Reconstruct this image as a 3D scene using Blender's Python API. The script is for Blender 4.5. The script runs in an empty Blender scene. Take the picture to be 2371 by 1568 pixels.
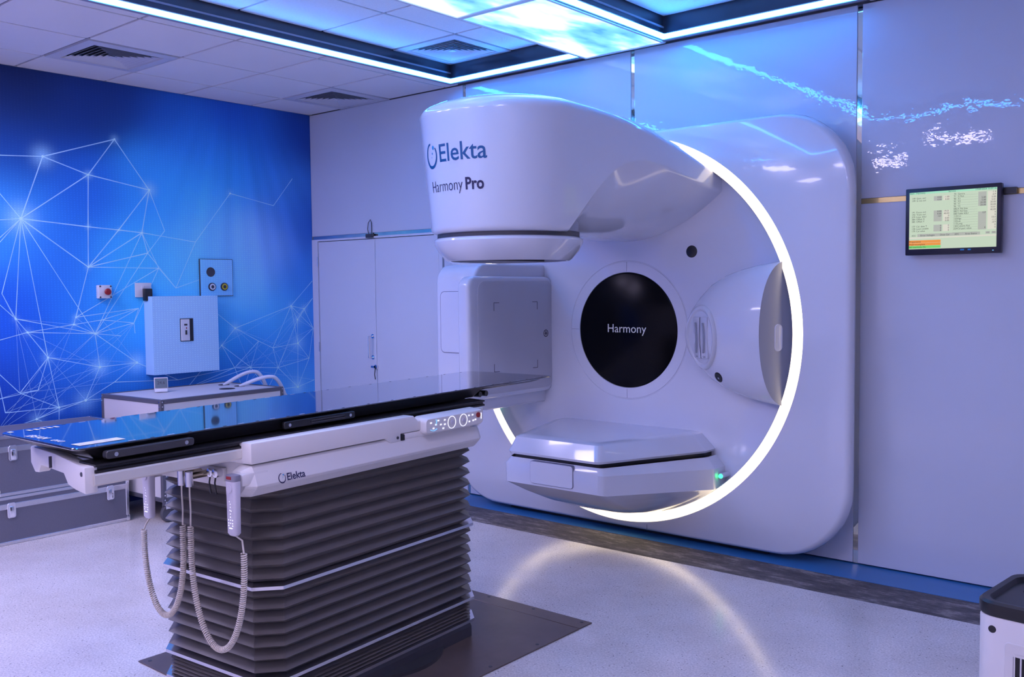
import bpy, bmesh, math, random
import numpy as np
from mathutils import Vector, Matrix
from mathutils.bvhtree import BVHTree
random.seed(7)
PI = math.pi
S = bpy.context.scene
C = S.collection

# ------------------------------------------------------------------ camera
cam_d = bpy.data.cameras.new('camera'); cam = bpy.data.objects.new('camera', cam_d); C.objects.link(cam)
F_PX, YAW, PITCH, ROLL = 2170.0, math.radians(40.15), math.radians(-3.03), math.radians(-0.586)
_f = Vector((-math.sin(YAW)*math.cos(PITCH), math.cos(YAW)*math.cos(PITCH), math.sin(PITCH)))
_r = Vector((math.cos(YAW), math.sin(YAW), 0)); _u = _r.cross(_f)
_r2 = _r*math.cos(ROLL) + _u*math.sin(ROLL); _u2 = -_r*math.sin(ROLL) + _u*math.cos(ROLL)
cam.matrix_world = Matrix(((_r2.x, _u2.x, -_f.x, 6.477), (_r2.y, _u2.y, -_f.y, -5.046), (_r2.z, _u2.z, -_f.z, 1.515), (0, 0, 0, 1)))
cam_d.sensor_width = 36.0; cam_d.lens = F_PX/2371*36.0; cam_d.clip_start = 0.05
S.camera = cam

# ------------------------------------------------------------------ world, exposure
W = bpy.data.worlds.new('world'); S.world = W; W.use_nodes = True
W.node_tree.nodes['Background'].inputs[0].default_value = (0.02, 0.025, 0.05, 1)
W.node_tree.nodes['Background'].inputs[1].default_value = 0.3
S.view_settings.view_transform = 'Standard'; S.view_settings.look = 'None'
S.view_settings.exposure = 0.0; S.view_settings.gamma = 1.0; S.view_settings.use_curve_mapping = False

# light levels of the fixtures, added ceiling lamps included
LAMP_COL, LAMP_STR = (0.77, 0.67, 1.08), 23.5
LED_COL, LED_STR = (0.03, 0.27, 1.0), 42.0
SKY_STR = 3.2
RING_COL, RING_STR = (1.0, 0.80, 0.52), 2.5

# ------------------------------------------------------------------ materials
MATS = {}
def srgb(r, g, b):
    f = lambda c: (c/255/12.92) if c/255 <= 0.04045 else ((c/255+0.055)/1.055)**2.4
    return (f(r), f(g), f(b))
def mat(name, col, rough=0.5, metal=0.0, spec=0.5, coat=0.0, noise=None, bump=None, emit=None, estr=1.0, trans=0.0):
    """noise=(scale, amount) mottles the colour; bump=(scale, strength, distance)"""
    m = bpy.data.materials.new(name); m.use_nodes = True; nt = m.node_tree; b = nt.nodes['Principled BSDF']
    b.inputs['Base Color'].default_value = (*col, 1); b.inputs['Roughness'].default_value = rough
    b.inputs['Metallic'].default_value = metal; b.inputs['Specular IOR Level'].default_value = spec
    b.inputs['Coat Weight'].default_value = coat; b.inputs['Coat Roughness'].default_value = 0.03
    b.inputs['Transmission Weight'].default_value = trans
    tc = nt.nodes.new('ShaderNodeTexCoord')
    n = nt.nodes.new('ShaderNodeTexNoise'); n.inputs['Scale'].default_value = (noise or (6, 0.05))[0]; n.inputs['Detail'].default_value = 3
    nt.links.new(tc.outputs['Object'], n.inputs['Vector'])
    amt = (noise or (6, 0.05))[1]
    mr = nt.nodes.new('ShaderNodeMapRange'); mr.inputs['To Min'].default_value = 1-amt; mr.inputs['To Max'].default_value = 1+amt
    nt.links.new(n.outputs['Fac'], mr.inputs['Value'])
    mx = nt.nodes.new('ShaderNodeMix'); mx.data_type = 'RGBA'; mx.blend_type = 'MULTIPLY'; mx.inputs[0].default_value = 1
    mx.inputs[6].default_value = (*col, 1); nt.links.new(mr.outputs[0], mx.inputs[7]); nt.links.new(mx.outputs[2], b.inputs['Base Color'])
    if bump:
        n2 = nt.nodes.new('ShaderNodeTexNoise'); n2.inputs['Scale'].default_value = bump[0]; n2.inputs['Detail'].default_value = 4
        nt.links.new(tc.outputs['Object'], n2.inputs['Vector'])
        bp = nt.nodes.new('ShaderNodeBump'); bp.inputs['Strength'].default_value = bump[1]; bp.inputs['Distance'].default_value = bump[2]
        nt.links.new(n2.outputs['Fac'], bp.inputs['Height']); nt.links.new(bp.outputs[0], b.inputs['Normal'])
    if emit:
        b.inputs['Emission Color'].default_value = (*emit, 1); b.inputs['Emission Strength'].default_value = estr
    MATS[name] = m
    return m

mat('gantry_white', (0.72, 0.74, 0.80), 0.14, coat=0.5, noise=(3, 0.015))
mat('gantry_grey', (0.34, 0.36, 0.42), 0.32, noise=(3, 0.03))
mat('detector_grey', (0.56, 0.57, 0.62), 0.3, noise=(3, 0.03))
mat('couch_white', (0.74, 0.72, 0.70), 0.38, noise=(5, 0.03))
mat('couch_alu', (0.72, 0.70, 0.64), 0.35, metal=0.35, noise=(30, 0.04))
mat('carbon_black', (0.010, 0.011, 0.014), 0.06, coat=1.0, noise=(60, 0.2))
mat('shell_black', (0.014, 0.014, 0.016), 0.38, noise=(40, 0.1))
mat('black_plastic', (0.012, 0.012, 0.014), 0.35)
mat('disc_black', (0.002, 0.002, 0.003), 0.22, spec=0.12)
mat('dark_grey', (0.055, 0.055, 0.065), 0.45, noise=(20, 0.1))
mat('accessory_grey', (0.045, 0.045, 0.05), 0.35)
mat('bellows', (0.13, 0.12, 0.115), 0.42, noise=(12, 0.12))
mat('silver', (0.75, 0.75, 0.78), 0.25, metal=1.0, noise=(20, 0.05))
mat('chrome', (0.85, 0.85, 0.88), 0.12, metal=1.0)
mat('brass', (0.62, 0.55, 0.40), 0.25, metal=1.0)
mat('mirror_gold', (0.88, 0.84, 0.72), 0.05, metal=1.0, noise=(5, 0.05), bump=(8, 0.05, 0.01))
mat('gold_strip', (0.72, 0.53, 0.22), 0.22, metal=0.9, noise=(5, 0.05))
mat('wall_panel', (0.61, 0.65, 0.74), 0.025, spec=0.5, noise=(1.2, 0.03), bump=(7.0, 0.13, 0.012))
mat('wall_paint', (0.72, 0.72, 0.74), 0.6, noise=(2, 0.04))
mat('backing_grey', (0.22, 0.22, 0.25), 0.7)
mat('door_white', (0.70, 0.73, 0.80), 0.3, noise=(2, 0.03))
mat('tile_white', (0.80, 0.77, 0.76), 0.85, noise=(2.5, 0.03), bump=(220, 0.25, 0.003))
mat('tile_fissured', (0.82, 0.82, 0.82), 0.85, noise=(60, 0.06), bump=(160, 0.5, 0.004))
mat('grid_grey', (0.30, 0.30, 0.36), 0.6)
mat('coffer_dark', (0.045, 0.05, 0.07), 0.16, noise=(4, 0.3))
mat('vent_white', (0.62, 0.61, 0.64), 0.5)
mat('vent_dark', (0.02, 0.02, 0.025), 0.8)
mat('led_blue', (0.6, 0.7, 0.9), 0.4, emit=LED_COL, estr=LED_STR)
mat('ring_warm', (0.9, 0.85, 0.8), 0.4, emit=RING_COL, estr=RING_STR)
mat('lamp_emit', (0.9, 0.9, 0.9), 0.4, emit=LAMP_COL, estr=LAMP_STR)
mat('green_led', (0.1, 0.8, 0.3), 0.4, emit=(0.03, 1.0, 0.22), estr=4)
mat('key_light', (0.9, 0.9, 0.95), 0.4, emit=(0.85, 0.85, 1.0), estr=0.9)
mat('key_blue', (0.3, 0.6, 0.9), 0.4, emit=(0.2, 0.6, 1.0), estr=0.7)
mat('blue_floor', (0.04, 0.20, 0.46), 0.4, noise=(8, 0.08))
mat('logo_teal', srgb(0, 88, 140), 0.4)
mat('logo_light', srgb(40, 150, 205), 0.4)
mat('logo_navy', srgb(38, 36, 78), 0.4)
mat('ink_dark', (0.03, 0.03, 0.05), 0.5)
mat('print_white', (0.75, 0.76, 0.8), 0.4)
mat('disc_text', (0.80, 0.78, 0.66), 0.4)
mat('seam_grey', (0.25, 0.25, 0.32), 0.5)
mat('screen_ink', (0.02, 0.03, 0.02), 0.6)
mat('screen_bg', (0.02, 0.02, 0.02), 0.3, emit=srgb(196, 214, 186), estr=0.95)
mat('screen_head', (0.02, 0.02, 0.02), 0.3, emit=srgb(160, 226, 190), estr=0.95)
mat('screen_cell', (0.02, 0.02, 0.02), 0.3, emit=srgb(176, 180, 168), estr=0.95)
mat('screen_pale', (0.02, 0.02, 0.02), 0.3, emit=srgb(220, 218, 200), estr=0.95)
mat('screen_orange', (0.02, 0.02, 0.02), 0.3, emit=srgb(238, 148, 36), estr=0.95)
mat('screen_green', (0.02, 0.02, 0.02), 0.3, emit=srgb(116, 214, 100), estr=0.95)
mat('bezel_black', (0.012, 0.013, 0.03), 0.35)
mat('box_white', (0.68, 0.68, 0.70), 0.5)
mat('red_button', (0.30, 0.012, 0.015), 0.4)
mat('yellow_ring', (0.55, 0.45, 0.03), 0.4)
mat('lcd_grey', (0.09, 0.13, 0.15), 0.3)
mat('hose_white', (0.60, 0.63, 0.72), 0.45)
mat('cord_cream', (0.70, 0.64, 0.56), 0.5)
mat('case_grey', (0.15, 0.15, 0.19), 0.55, noise=(200, 0.15), bump=(300, 0.3, 0.002))
mat('cart_white', (0.66, 0.63, 0.62), 0.45, noise=(4, 0.03))
mat('cart_rail', (0.10, 0.10, 0.12), 0.4)
mat('rubber_grey', (0.09, 0.09, 0.11), 0.6)
mat('purifier_white', (0.70, 0.68, 0.66), 0.4)
mat('pendant_grey', (0.60, 0.58, 0.66), 0.4)
mat('pendant_dark', (0.25, 0.24, 0.30), 0.45)
mat('glass_clear', (0.8, 0.85, 0.9), 0.05, trans=0.85)

def special(name):
    m = bpy.data.materials.new(name); m.use_nodes = True; MATS[name] = m
    return m, m.node_tree, m.node_tree.nodes['Principled BSDF'], m.node_tree.nodes.new('ShaderNodeTexCoord')
def ramp(nt, fac, stops):
    r = nt.nodes.new('ShaderNodeValToRGB'); e = r.color_ramp.elements
    while len(e) < len(stops): e.new(0.5)
    for q, (p, c) in zip(e, stops): q.position = p; q.color = (*c, 1)
    nt.links.new(fac, r.inputs[0]); return r.outputs[0]
def noise_tex(nt, vec, scale, detail=3, rough=0.5):
    n = nt.nodes.new('ShaderNodeTexNoise'); n.inputs['Scale'].default_value = scale; n.inputs['Detail'].default_value = detail; n.inputs['Roughness'].default_value = rough
    nt.links.new(vec, n.inputs['Vector']); return n.outputs['Fac']
def mixc(nt, fac, a, b, mode='MIX'):
    x = nt.nodes.new('ShaderNodeMix'); x.data_type = 'RGBA'; x.blend_type = mode
    for s, v in ((0, fac), (6, a), (7, b)):
        if isinstance(v, (int, float)): x.inputs[s].default_value = v
        elif isinstance(v, tuple): x.inputs[s].default_value = (*v, 1)
        else: nt.links.new(v, x.inputs[s])
    return x.outputs[2]
def mapping(nt, vec, scale):
    mp = nt.nodes.new('ShaderNodeMapping'); mp.inputs['Scale'].default_value = scale; nt.links.new(vec, mp.inputs['Vector']); return mp.outputs[0]

# terrazzo: pale ground with dark chips, dull scuffs
m, nt, b, tc = special('terrazzo')
v = nt.nodes.new('ShaderNodeTexVoronoi'); v.inputs['Scale'].default_value = 70; nt.links.new(tc.outputs['Object'], v.inputs['Vector'])
chips = ramp(nt, v.outputs['Distance'], [(0.0, (1, 1, 1)), (0.16, (1, 1, 1)), (0.24, (0, 0, 0))])
pick = ramp(nt, noise_tex(nt, tc.outputs['Object'], 45, 2), [(0.53, (0, 0, 0)), (0.62, (1, 1, 1))])
fac = mixc(nt, 1.0, chips, pick, 'MULTIPLY')
ground = ramp(nt, noise_tex(nt, tc.outputs['Object'], 2.2, 5, 0.65), [(0.3, (0.68, 0.62, 0.56)), (0.62, (0.80, 0.75, 0.70))])
fine = ramp(nt, noise_tex(nt, tc.outputs['Object'], 120, 2), [(0.35, (0.78, 0.78, 0.78)), (0.65, (1.05, 1.05, 1.05))])
ground = mixc(nt, 1.0, ground, fine, 'MULTIPLY')
nt.links.new(mixc(nt, fac, ground, (0.17, 0.15, 0.14)), b.inputs['Base Color'])
rr = ramp(nt, noise_tex(nt, tc.outputs['Object'], 3.5, 4, 0.6), [(0.3, (0.12, 0.12, 0.12)), (0.7, (0.20, 0.20, 0.20))])
nt.links.new(rr, b.inputs['Roughness'])
# bare concrete strip
m, nt, b, tc = special('concrete')
base = ramp(nt, noise_tex(nt, mapping(nt, tc.outputs['Object'], (1.6, 5, 1)), 3.0, 10, 0.8), [(0.38, (0.05, 0.044, 0.045)), (0.52, (0.125, 0.108, 0.104)), (0.62, (0.34, 0.30, 0.27))])
nt.links.new(base, b.inputs['Base Color']); b.inputs['Roughness'].default_value = 0.6
bp = nt.nodes.new('ShaderNodeBump'); bp.inputs['Strength'].default_value = 0.5; bp.inputs['Distance'].default_value = 0.01
nt.links.new(noise_tex(nt, tc.outputs['Object'], 40, 5, 0.7), bp.inputs['Height']); nt.links.new(bp.outputs[0], b.inputs['Normal'])
# brown steel plate
m, nt, b, tc = special('plate_brown')
nt.links.new(ramp(nt, noise_tex(nt, tc.outputs['Object'], 4, 5, 0.6), [(0.3, (0.115, 0.085, 0.075)), (0.7, (0.165, 0.125, 0.11))]), b.inputs['Base Color'])
b.inputs['Roughness'].default_value = 0.36; b.inputs['Metallic'].default_value = 0.25
# printed wall covering, colour carried by the mesh; woven dot relief
def attr_mat(name, dots):
    m, nt, b, tc = special(name)
    a = nt.nodes.new('ShaderNodeVertexColor'); a.layer_name = 'Col'; col = a.outputs['Color']
    if dots:
        v = nt.nodes.new('ShaderNodeTexVoronoi'); v.inputs['Scale'].default_value = 46; v.inputs['Randomness'].default_value = 0.12
        nt.links.new(mapping(nt, tc.outputs['Object'], (0, 1, 1.35)), v.inputs['Vector'])
        d = ramp(nt, v.outputs['Distance'], [(0.10, (1.35, 1.3, 1.15)), (0.22, (0.94, 0.96, 0.98))])
        col = mixc(nt, 1.0, col, d, 'MULTIPLY')
    nt.links.new(col, b.inputs['Base Color']); b.inputs['Roughness'].default_value = 0.5
    b.inputs['Specular IOR Level'].default_value = 0.35
attr_mat('mural', True); attr_mat('mural_line', False)
# backlit sky picture
m, nt, b, tc = special('sky_print')
cl = ramp(nt, noise_tex(nt, mapping(nt, tc.outputs['Object'], (3.4, 1.3, 1)), 1.0, 4, 0.55), [(0.36, (0.006, 0.085, 0.32)), (0.47, (0.08, 0.24, 0.62)), (0.62, (0.42, 0.62, 0.90))])
nt.links.new(cl, b.inputs['Emission Color']); b.inputs['Emission Strength'].default_value = SKY_STR
b.inputs['Base Color'].default_value = (0.3, 0.4, 0.5, 1); b.inputs['Roughness'].default_value = 0.3

# ------------------------------------------------------------------ mesh helpers
class MB:
    def __init__(s): s.v = []; s.f = []
    def add(s, vs, fs):
        o = len(s.v); s.v += [tuple(p) for p in vs]; s.f += [tuple(i+o for i in f) for f in fs]; return s
    def box(s, x0, x1, y0, y1, z0, z1):
        return s.add([(x0,y0,z0),(x1,y0,z0),(x1,y1,z0),(x0,y1,z0),(x0,y0,z1),(x1,y0,z1),(x1,y1,z1),(x0,y1,z1)],
                     [(3,2,1,0),(4,5,6,7),(0,1,5,4),(1,2,6,5),(2,3,7,6),(3,0,4,7)])
    def loft(s, rings, closed=True, cap0=False, cap1=False):
        n = len(rings[0]); o = len(s.v)
        for r in rings: s.v += [tuple(p) for p in r]
        for i in range(len(rings)-1):
            for j in range(n if closed else n-1):
                k = (j+1) % n
                s.f.append((o+i*n+j, o+i*n+k, o+(i+1)*n+k, o+(i+1)*n+j))
        if cap0: s.f.append(tuple(o+j for j in reversed(range(n))))
        if cap1: s.f.append(tuple(o+(len(rings)-1)*n+j for j in range(n)))
        return s
    def lathe(s, prof, n=48, c=(0,0,0), axis='z', cap0=False, cap1=False):
        rings = []
        for r, h in prof:
            ring = []
            for j in range(n):
                a = 2*PI*j/n; p, q = r*math.cos(a), r*math.sin(a)
                ring.append({'z': (c[0]+p, c[1]+q, c[2]+h), 'y': (c[0]+p, c[1]+h, c[2]+q), 'x': (c[0]+h, c[1]+p, c[2]+q)}[axis])
            rings.append(ring)
        return s.loft(rings, True, cap0, cap1)
    def cyl(s, c, r, h, n=24, axis='z', r2=None):
        return s.lathe([(r, 0), (r if r2 is None else r2, h)], n, c, axis, True, True)
    def tube(s, pts, r, n=8, caps=True):
        P = [Vector(p) for p in pts]; rings = []; nrm = None
        for i, p in enumerate(P):
            t = (P[min(i+1, len(P)-1)] - P[max(i-1, 0)]).normalized()
            if nrm is None:
                nrm = t.orthogonal().normalized()
            nrm = (nrm - t*nrm.dot(t)).normalized(); bn = t.cross(nrm)
            rings.append([p + nrm*(r*math.cos(2*PI*j/n)) + bn*(r*math.sin(2*PI*j/n)) for j in range(n)])
        return s.loft(rings, True, caps, caps)
    def prism(s, poly, a0, a1, axis='y'):
        """poly is a list of 2-D points; axis y: (x,z), axis x: (y,z), axis z: (x,y)"""
        pt = lambda p, a: {'y': (p[0], a, p[1]), 'x': (a, p[0], p[1]), 'z': (p[0], p[1], a)}[axis]
        return s.loft([[pt(p, a0) for p in poly], [pt(p, a1) for p in poly]], True, True, True)
def rrect(w, h, r, n=6, cx=0, cy=0):
    out = []
    for sx, sy, a0 in ((1, 1, 0), (-1, 1, 90), (-1, -1, 180), (1, -1, 270)):
        for k in range(n+1):
            a = math.radians(a0 + 90*k/n); out.append((cx + sx*(w/2-r) + r*math.cos(a), cy + sy*(h/2-r) + r*math.sin(a)))
    return out
def inset(poly, d, c):  # shrink towards a centre, enough for small chamfers
    return [(c[0]+(p[0]-c[0])*(1-d/max(1e-6, math.hypot(p[0]-c[0], p[1]-c[1]))), c[1]+(p[1]-c[1])*(1-d/max(1e-6, math.hypot(p[0]-c[0], p[1]-c[1])))) for p in poly]

def obj(name, mb, m, parent=None, bevel=0, seg=2, smooth=35, loc=None):
    me = bpy.data.meshes.new(name)
    me.from_pydata(mb.v, [], mb.f); me.validate()
    bm = bmesh.new(); bm.from_mesh(me)
    bmesh.ops.recalc_face_normals(bm, faces=bm.faces)
    if bevel:
        ed = [e for e in bm.edges if len(e.link_faces) == 2 and e.calc_face_angle(0) > math.radians(30)]
        bmesh.ops.bevel(bm, geom=ed, offset=bevel, segments=seg, affect='EDGES', profile=0.5, clamp_overlap=True)
    bm.to_mesh(me); bm.free()
    if smooth:
        for p in me.polygons: p.use_smooth = True
        me.set_sharp_from_angle(angle=math.radians(smooth))
    me.materials.append(MATS[m])
    o = bpy.data.objects.new(name, me); C.objects.link(o)
    if parent: o.parent = parent
    if loc: o.location = loc
    return o
def tag(o, label=None, cat=None, group=None, kind=None):
    if label: o['label'] = label
    if cat: o['category'] = cat
    if group: o['group'] = group
    if kind: o['kind'] = kind
    return o
def thing(name, label, cat, loc=(0, 0, 0), rz=0, group=None):
    o = bpy.data.objects.new(name, None); C.objects.link(o); o.empty_display_size = 0.1
    o.location = loc; o.rotation_euler = (0, 0, rz)
    return tag(o, label, cat, group)
def copy_tree(o, parent=None):
    c = o.copy(); C.objects.link(c); c.parent = parent
    for ch in o.children: copy_tree(ch, c)
    return c
def share(src, name, parent, loc):
    o = bpy.data.objects.new(name, src.data); C.objects.link(o); o.parent = parent; o.location = loc; return o
def text_mesh(body, size, align='CENTER', shear=0, bold=0.0, space=1.0):
    """2-D text as (verts, faces), baseline on y=0"""
    cu = bpy.data.curves.new('txt', 'FONT'); cu.body = body; cu.size = size; cu.align_x = align; cu.shear = shear; cu.offset = bold; cu.space_character = space
    cu.resolution_u = 3
    t = bpy.data.objects.new('txt', cu); C.objects.link(t)
    dg = bpy.context.evaluated_depsgraph_get(); dg.update()
    me = bpy.data.meshes.new_from_object(t.evaluated_get(dg))
    vs = [tuple(v.co[:2]) for v in me.vertices]; fs = [tuple(p.vertices) for p in me.polygons]
    bpy.data.objects.remove(t); bpy.data.curves.remove(cu); bpy.data.meshes.remove(me)
    return vs, fs
def put_text(mb, txt, fn):
    vs, fs = txt; mb.add([fn(x, y) for x, y in vs], fs); return mb
def logo_ring(n=40, r0=0.76, r1=1.0, gap=(38, 92)):
    """ring mark with a gap, stroke thinning towards the gap"""
    vs, fs = [], []
    a0, a1 = math.radians(gap[1]), math.radians(360+gap[0])
    for k in range(n+1):
        t = k/n; a = a0+(a1-a0)*t; th = (r1-r0)*(0.55+0.45*math.sin(PI*t))
        vs += [(math.cos(a)*r1, math.sin(a)*r1), (math.cos(a)*(r1-th), math.sin(a)*(r1-th))]
        if k: fs.append((2*k-2, 2*k, 2*k+1, 2*k-1))
    return vs, fs
def disc2(cx, cy, r, n=14):
    return [(cx+r*math.cos(2*PI*j/n), cy+r*math.sin(2*PI*j/n)) for j in range(n)], [tuple(range(n))]
def blade_logo(parent, fn, h, m='logo_teal', bold=0.0):
    """ring mark + word, word cap height h, anchored so that the whole mark is centred on x=0"""
    w = h*4.95
    x0 = -w/2
    R = h*0.72
    mb = MB(); vs, fs = logo_ring()
    mb.add([fn(x0+R+x*R*0.93, h*0.42+y*R) for x, y in vs], fs)
    put_text(mb, text_mesh('Elekta', h*1.42, 'LEFT', bold=bold), lambda x, y: fn(x0+2*R+h*0.10+x, y))
    a = obj('brand_logo', mb, m, parent, smooth=0)
    mb = MB()
    for cx, cy, r in ((0.42, 0.62, 0.17), (0.20, 0.18, 0.09), (0.05, -0.12, 0.05)):
        vs, fs = disc2(cx, cy, r); mb.add([fn(x0+R+x*R*0.93, h*0.42+y*R) for x, y in vs], fs)
    obj('logo_dots', mb, 'logo_light', a, smooth=0)
    return a

# ------------------------------------------------------------------ room shell
RX, RY, RZ = 8.2, -7.2, 3.0
fl = tag(obj('floor', MB().box(-0.1, RX+0.1, RY-0.1, -0.585, -0.1, 0), 'terrazzo', smooth=0), kind='structure')
tag(obj('trim_1', MB().box(-0.1, RX+0.1, -0.585, -0.265, -0.1, -0.004), 'concrete', smooth=0), 'bare dark concrete strip where the floor was cut along the wall', kind='structure')
tag(obj('trim_2', MB().box(-0.1, RX+0.1, -0.265, 0.15, -0.1, -0.002), 'blue_floor', smooth=0), 'blue floor strip along the foot of the panelled wall', kind='structure')
tag(obj('wall_right', MB().box(RX, RX+0.1, RY, 0.12, 0, 3.3), 'wall_paint', smooth=0), kind='structure')
tag(obj('wall_front', MB().box(-0.1, RX+0.1, RY-0.1, RY, 0, 3.3), 'wall_paint', smooth=0), kind='structure')

# printed mural wall (X = 0)
A = [(-2.37,2.89,10,30,100),(-2.38,2.46,15,50,150),(-1.93,2.8,12,40,130),(-1.26,2.89,20,70,190),(-0.7,2.9,15,60,190),(-0.16,2.86,15,50,160),(-2.39,2.01,40,110,230),(-2.11,1.75,30,90,220),(-1.94,2.2,25,80,210),(-1.45,2.3,40,120,240),(-1.1,2.26,50,140,250),(-0.71,2.45,40,120,240),(-0.5,2.71,30,90,220),(-0.3,2.31,50,110,230),(-0.08,2.14,25,70,190),(-0.92,1.94,90,150,250),(-0.52,1.91,100,140,250),(-0.73,1.6,90,150,250),(-1.19,1.7,70,150,250),(-1.64,1.76,50,140,250),(-1.65,1.29,50,140,250),(-1.97,1.3,30,100,230),(-2.42,1.32,20,70,210),(-2.43,0.89,15,50,180),(-2.14,0.95,25,90,225),(-1.83,0.9,30,100,230),(-1.56,0.97,40,120,240),(-1.5,0.81,15,60,190),(-0.75,0.81,20,80,200),(-0.86,1.23,40,130,240),(-0.33,1.24,60,140,250),(-0.11,1.05,30,90,220),(-0.1,1.6,40,100,220),(-0.55,0.97,30,100,220),(-0.16,0.77,60,130,240),(-2.44,0.66,10,40,150),(-2.06,0.68,15,60,180),(-1.9,0.6,12,40,150),(-2.51,2.87,8,25,90),(-1.61,3.0,12,40,130),(-1.09,2.59,35,105,235),
     (-4,2.8,8,25,90),(-4,1.5,20,70,210),(-4,0.5,10,40,150),(-6,2.8,8,25,90),(-6,1.5,20,70,210),(-6,0.3,10,40,150),(-2.0,0.1,8,30,120),(-0.8,0.1,10,40,150)]
AP = np.array([(a[0], a[1]) for a in A]); AC = np.array([srgb(*a[2:]) for a in A])
MURAL_GAIN = np.array([2.3, 2.25, 1.12])
NODES = [(-2.379,2.011),(-2.224,2.433),(-1.722,2.604),(-1.919,2.338),(-1.471,2.265),(-1.932,1.977),(-1.712,1.964),(-1.537,1.951),(-1.94,1.697),(-1.497,1.804),(-1.414,1.695),(-2.435,1.351),(-2.515,1.518),(-2.364,1.259),(-2.038,1.35),(-2.055,1.3),(-1.908,1.231),(-1.854,1.326),(-1.62,1.296),(-2.237,1.083),(-1.882,0.994),(-1.606,1.007),(-2.427,0.859),(-2.309,0.869),(-2.175,0.738),(-1.991,0.769),(-2.522,0.738),(-0.778,1.226),(-0.236,1.392),(-0.103,1.364),(-0.563,1.113),(-0.426,1.05),(-0.791,0.912),(-0.643,0.905),(-0.903,1.096),(-0.173,1.275),(-0.174,1.076),(-0.38,0.883),(-0.184,0.706),(-0.193,2.453),(-0.793,2.288),(-0.388,2.217),(-1.357,1.973),(-0.06,0.942),(-1.613,1.221),(-1.719,1.207),(-1.58,1.402),(-1.28,1.547),(-1.107,1.897),(-2.522,2.412),(-2.527,2.196),(-2.533,1.994),(-2.537,1.859),(-2.538,1.825),(-2.55,1.465),(-2.559,1.211),(-2.567,1.013),(-1.78,0.879),(-1.735,0.766),(-2.326,0.674),(-2.583,0.616),(-2.181,0.599),(-2.574,0.829),(-0.01,1.453),(-0.01,1.196),(-0.01,0.753),(-0.492,0.704),(-0.717,0.724),(-0.01,1.6),(-1.214,0.784),(-1.002,1.635),(-1.284,0.855),(-1.053,1.436)]
GLOW = {0:(0.16,1.0),1:(0.12,0.75),2:(0.05,0.6),3:(0.05,0.7),4:(0.09,0.8),5:(0.03,0.6),6:(0.03,0.6),7:(0.03,0.7),8:(0.04,0.5),14:(0.04,0.6),15:(0.04,0.5),16:(0.05,0.4),19:(0.07,0.5),20:(0.10,0.9),21:(0.11,0.9),24:(0.06,0.5),25:(0.12,0.6),27:(0.08,0.7),28:(0.05,0.5),29:(0.06,0.6),35:(0.10,0.5),36:(0.11,0.7),38:(0.12,0.9),40:(0.05,0.35),13:(0.05,0.4),11:(0.04,0.3),59:(0.08,0.5),34:(0.05,0.5)}
def mural_rgb(P):
    d2 = ((P[:, None, :]-AP[None])**2).sum(-1)
    w = np.exp(-d2/0.07)+1e-5/(d2+0.05); c = (w@AC)/w.sum(1, keepdims=True)
    # soft rays fanning down from a point high on the wall
    ang = np.arctan2(P[:, 0]+0.75, 3.6-P[:, 1]); rad = np.exp(-((P[:, 0]+0.65)**2)/0.45-((P[:, 1]-2.0)**2)/0.5)
    c = c*(1+rad[:, None]*(0.07*np.sin(ang*24)+0.05*np.sin(ang*61+1.0))[:, None])
    for k, (s, a) in GLOW.items():
        g = a*np.exp(-((P-np.array(NODES[k]))**2).sum(1)/(s*s*0.30))
        c = c+(np.array(srgb(120, 165, 255))-c)*(np.clip(g, 0, 1)*0.75)[:, None]
    return np.clip(c*MURAL_GAIN, 0, 1)
def set_cols(o, cols):
    at = o.data.color_attributes.new('Col', 'FLOAT_COLOR', 'POINT')
    at.data.foreach_set('color', np.c_[cols, np.ones(len(cols))].astype(np.float32).ravel())
ys = np.r_[np.linspace(RY, -2.7, 60), np.linspace(-2.68, 0.0, 150)]; zs = np.linspace(0, 3.0, 160)
G = np.array([(y, z) for z in zs for y in ys]); nb = len(ys)
mb = MB(); mb.v = [(0.0, y, z) for y, z in G]
mb.f = [(i*nb+j, i*nb+j+1, (i+1)*nb+j+1, (i+1)*nb+j) for i in range(len(zs)-1) for j in range(nb-1)]
wl = tag(obj('wall_left', MB().box(-0.12, -0.004, RY, 0.12, 0, 3.3), 'wall_paint', smooth=0), kind='structure')
pr = obj('mural_print', mb, 'mural', wl, smooth=0); set_cols(pr, mural_rgb(G))
pr['label'] = 'blue printed wall covering with a glowing network of lines and nodes'
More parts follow.
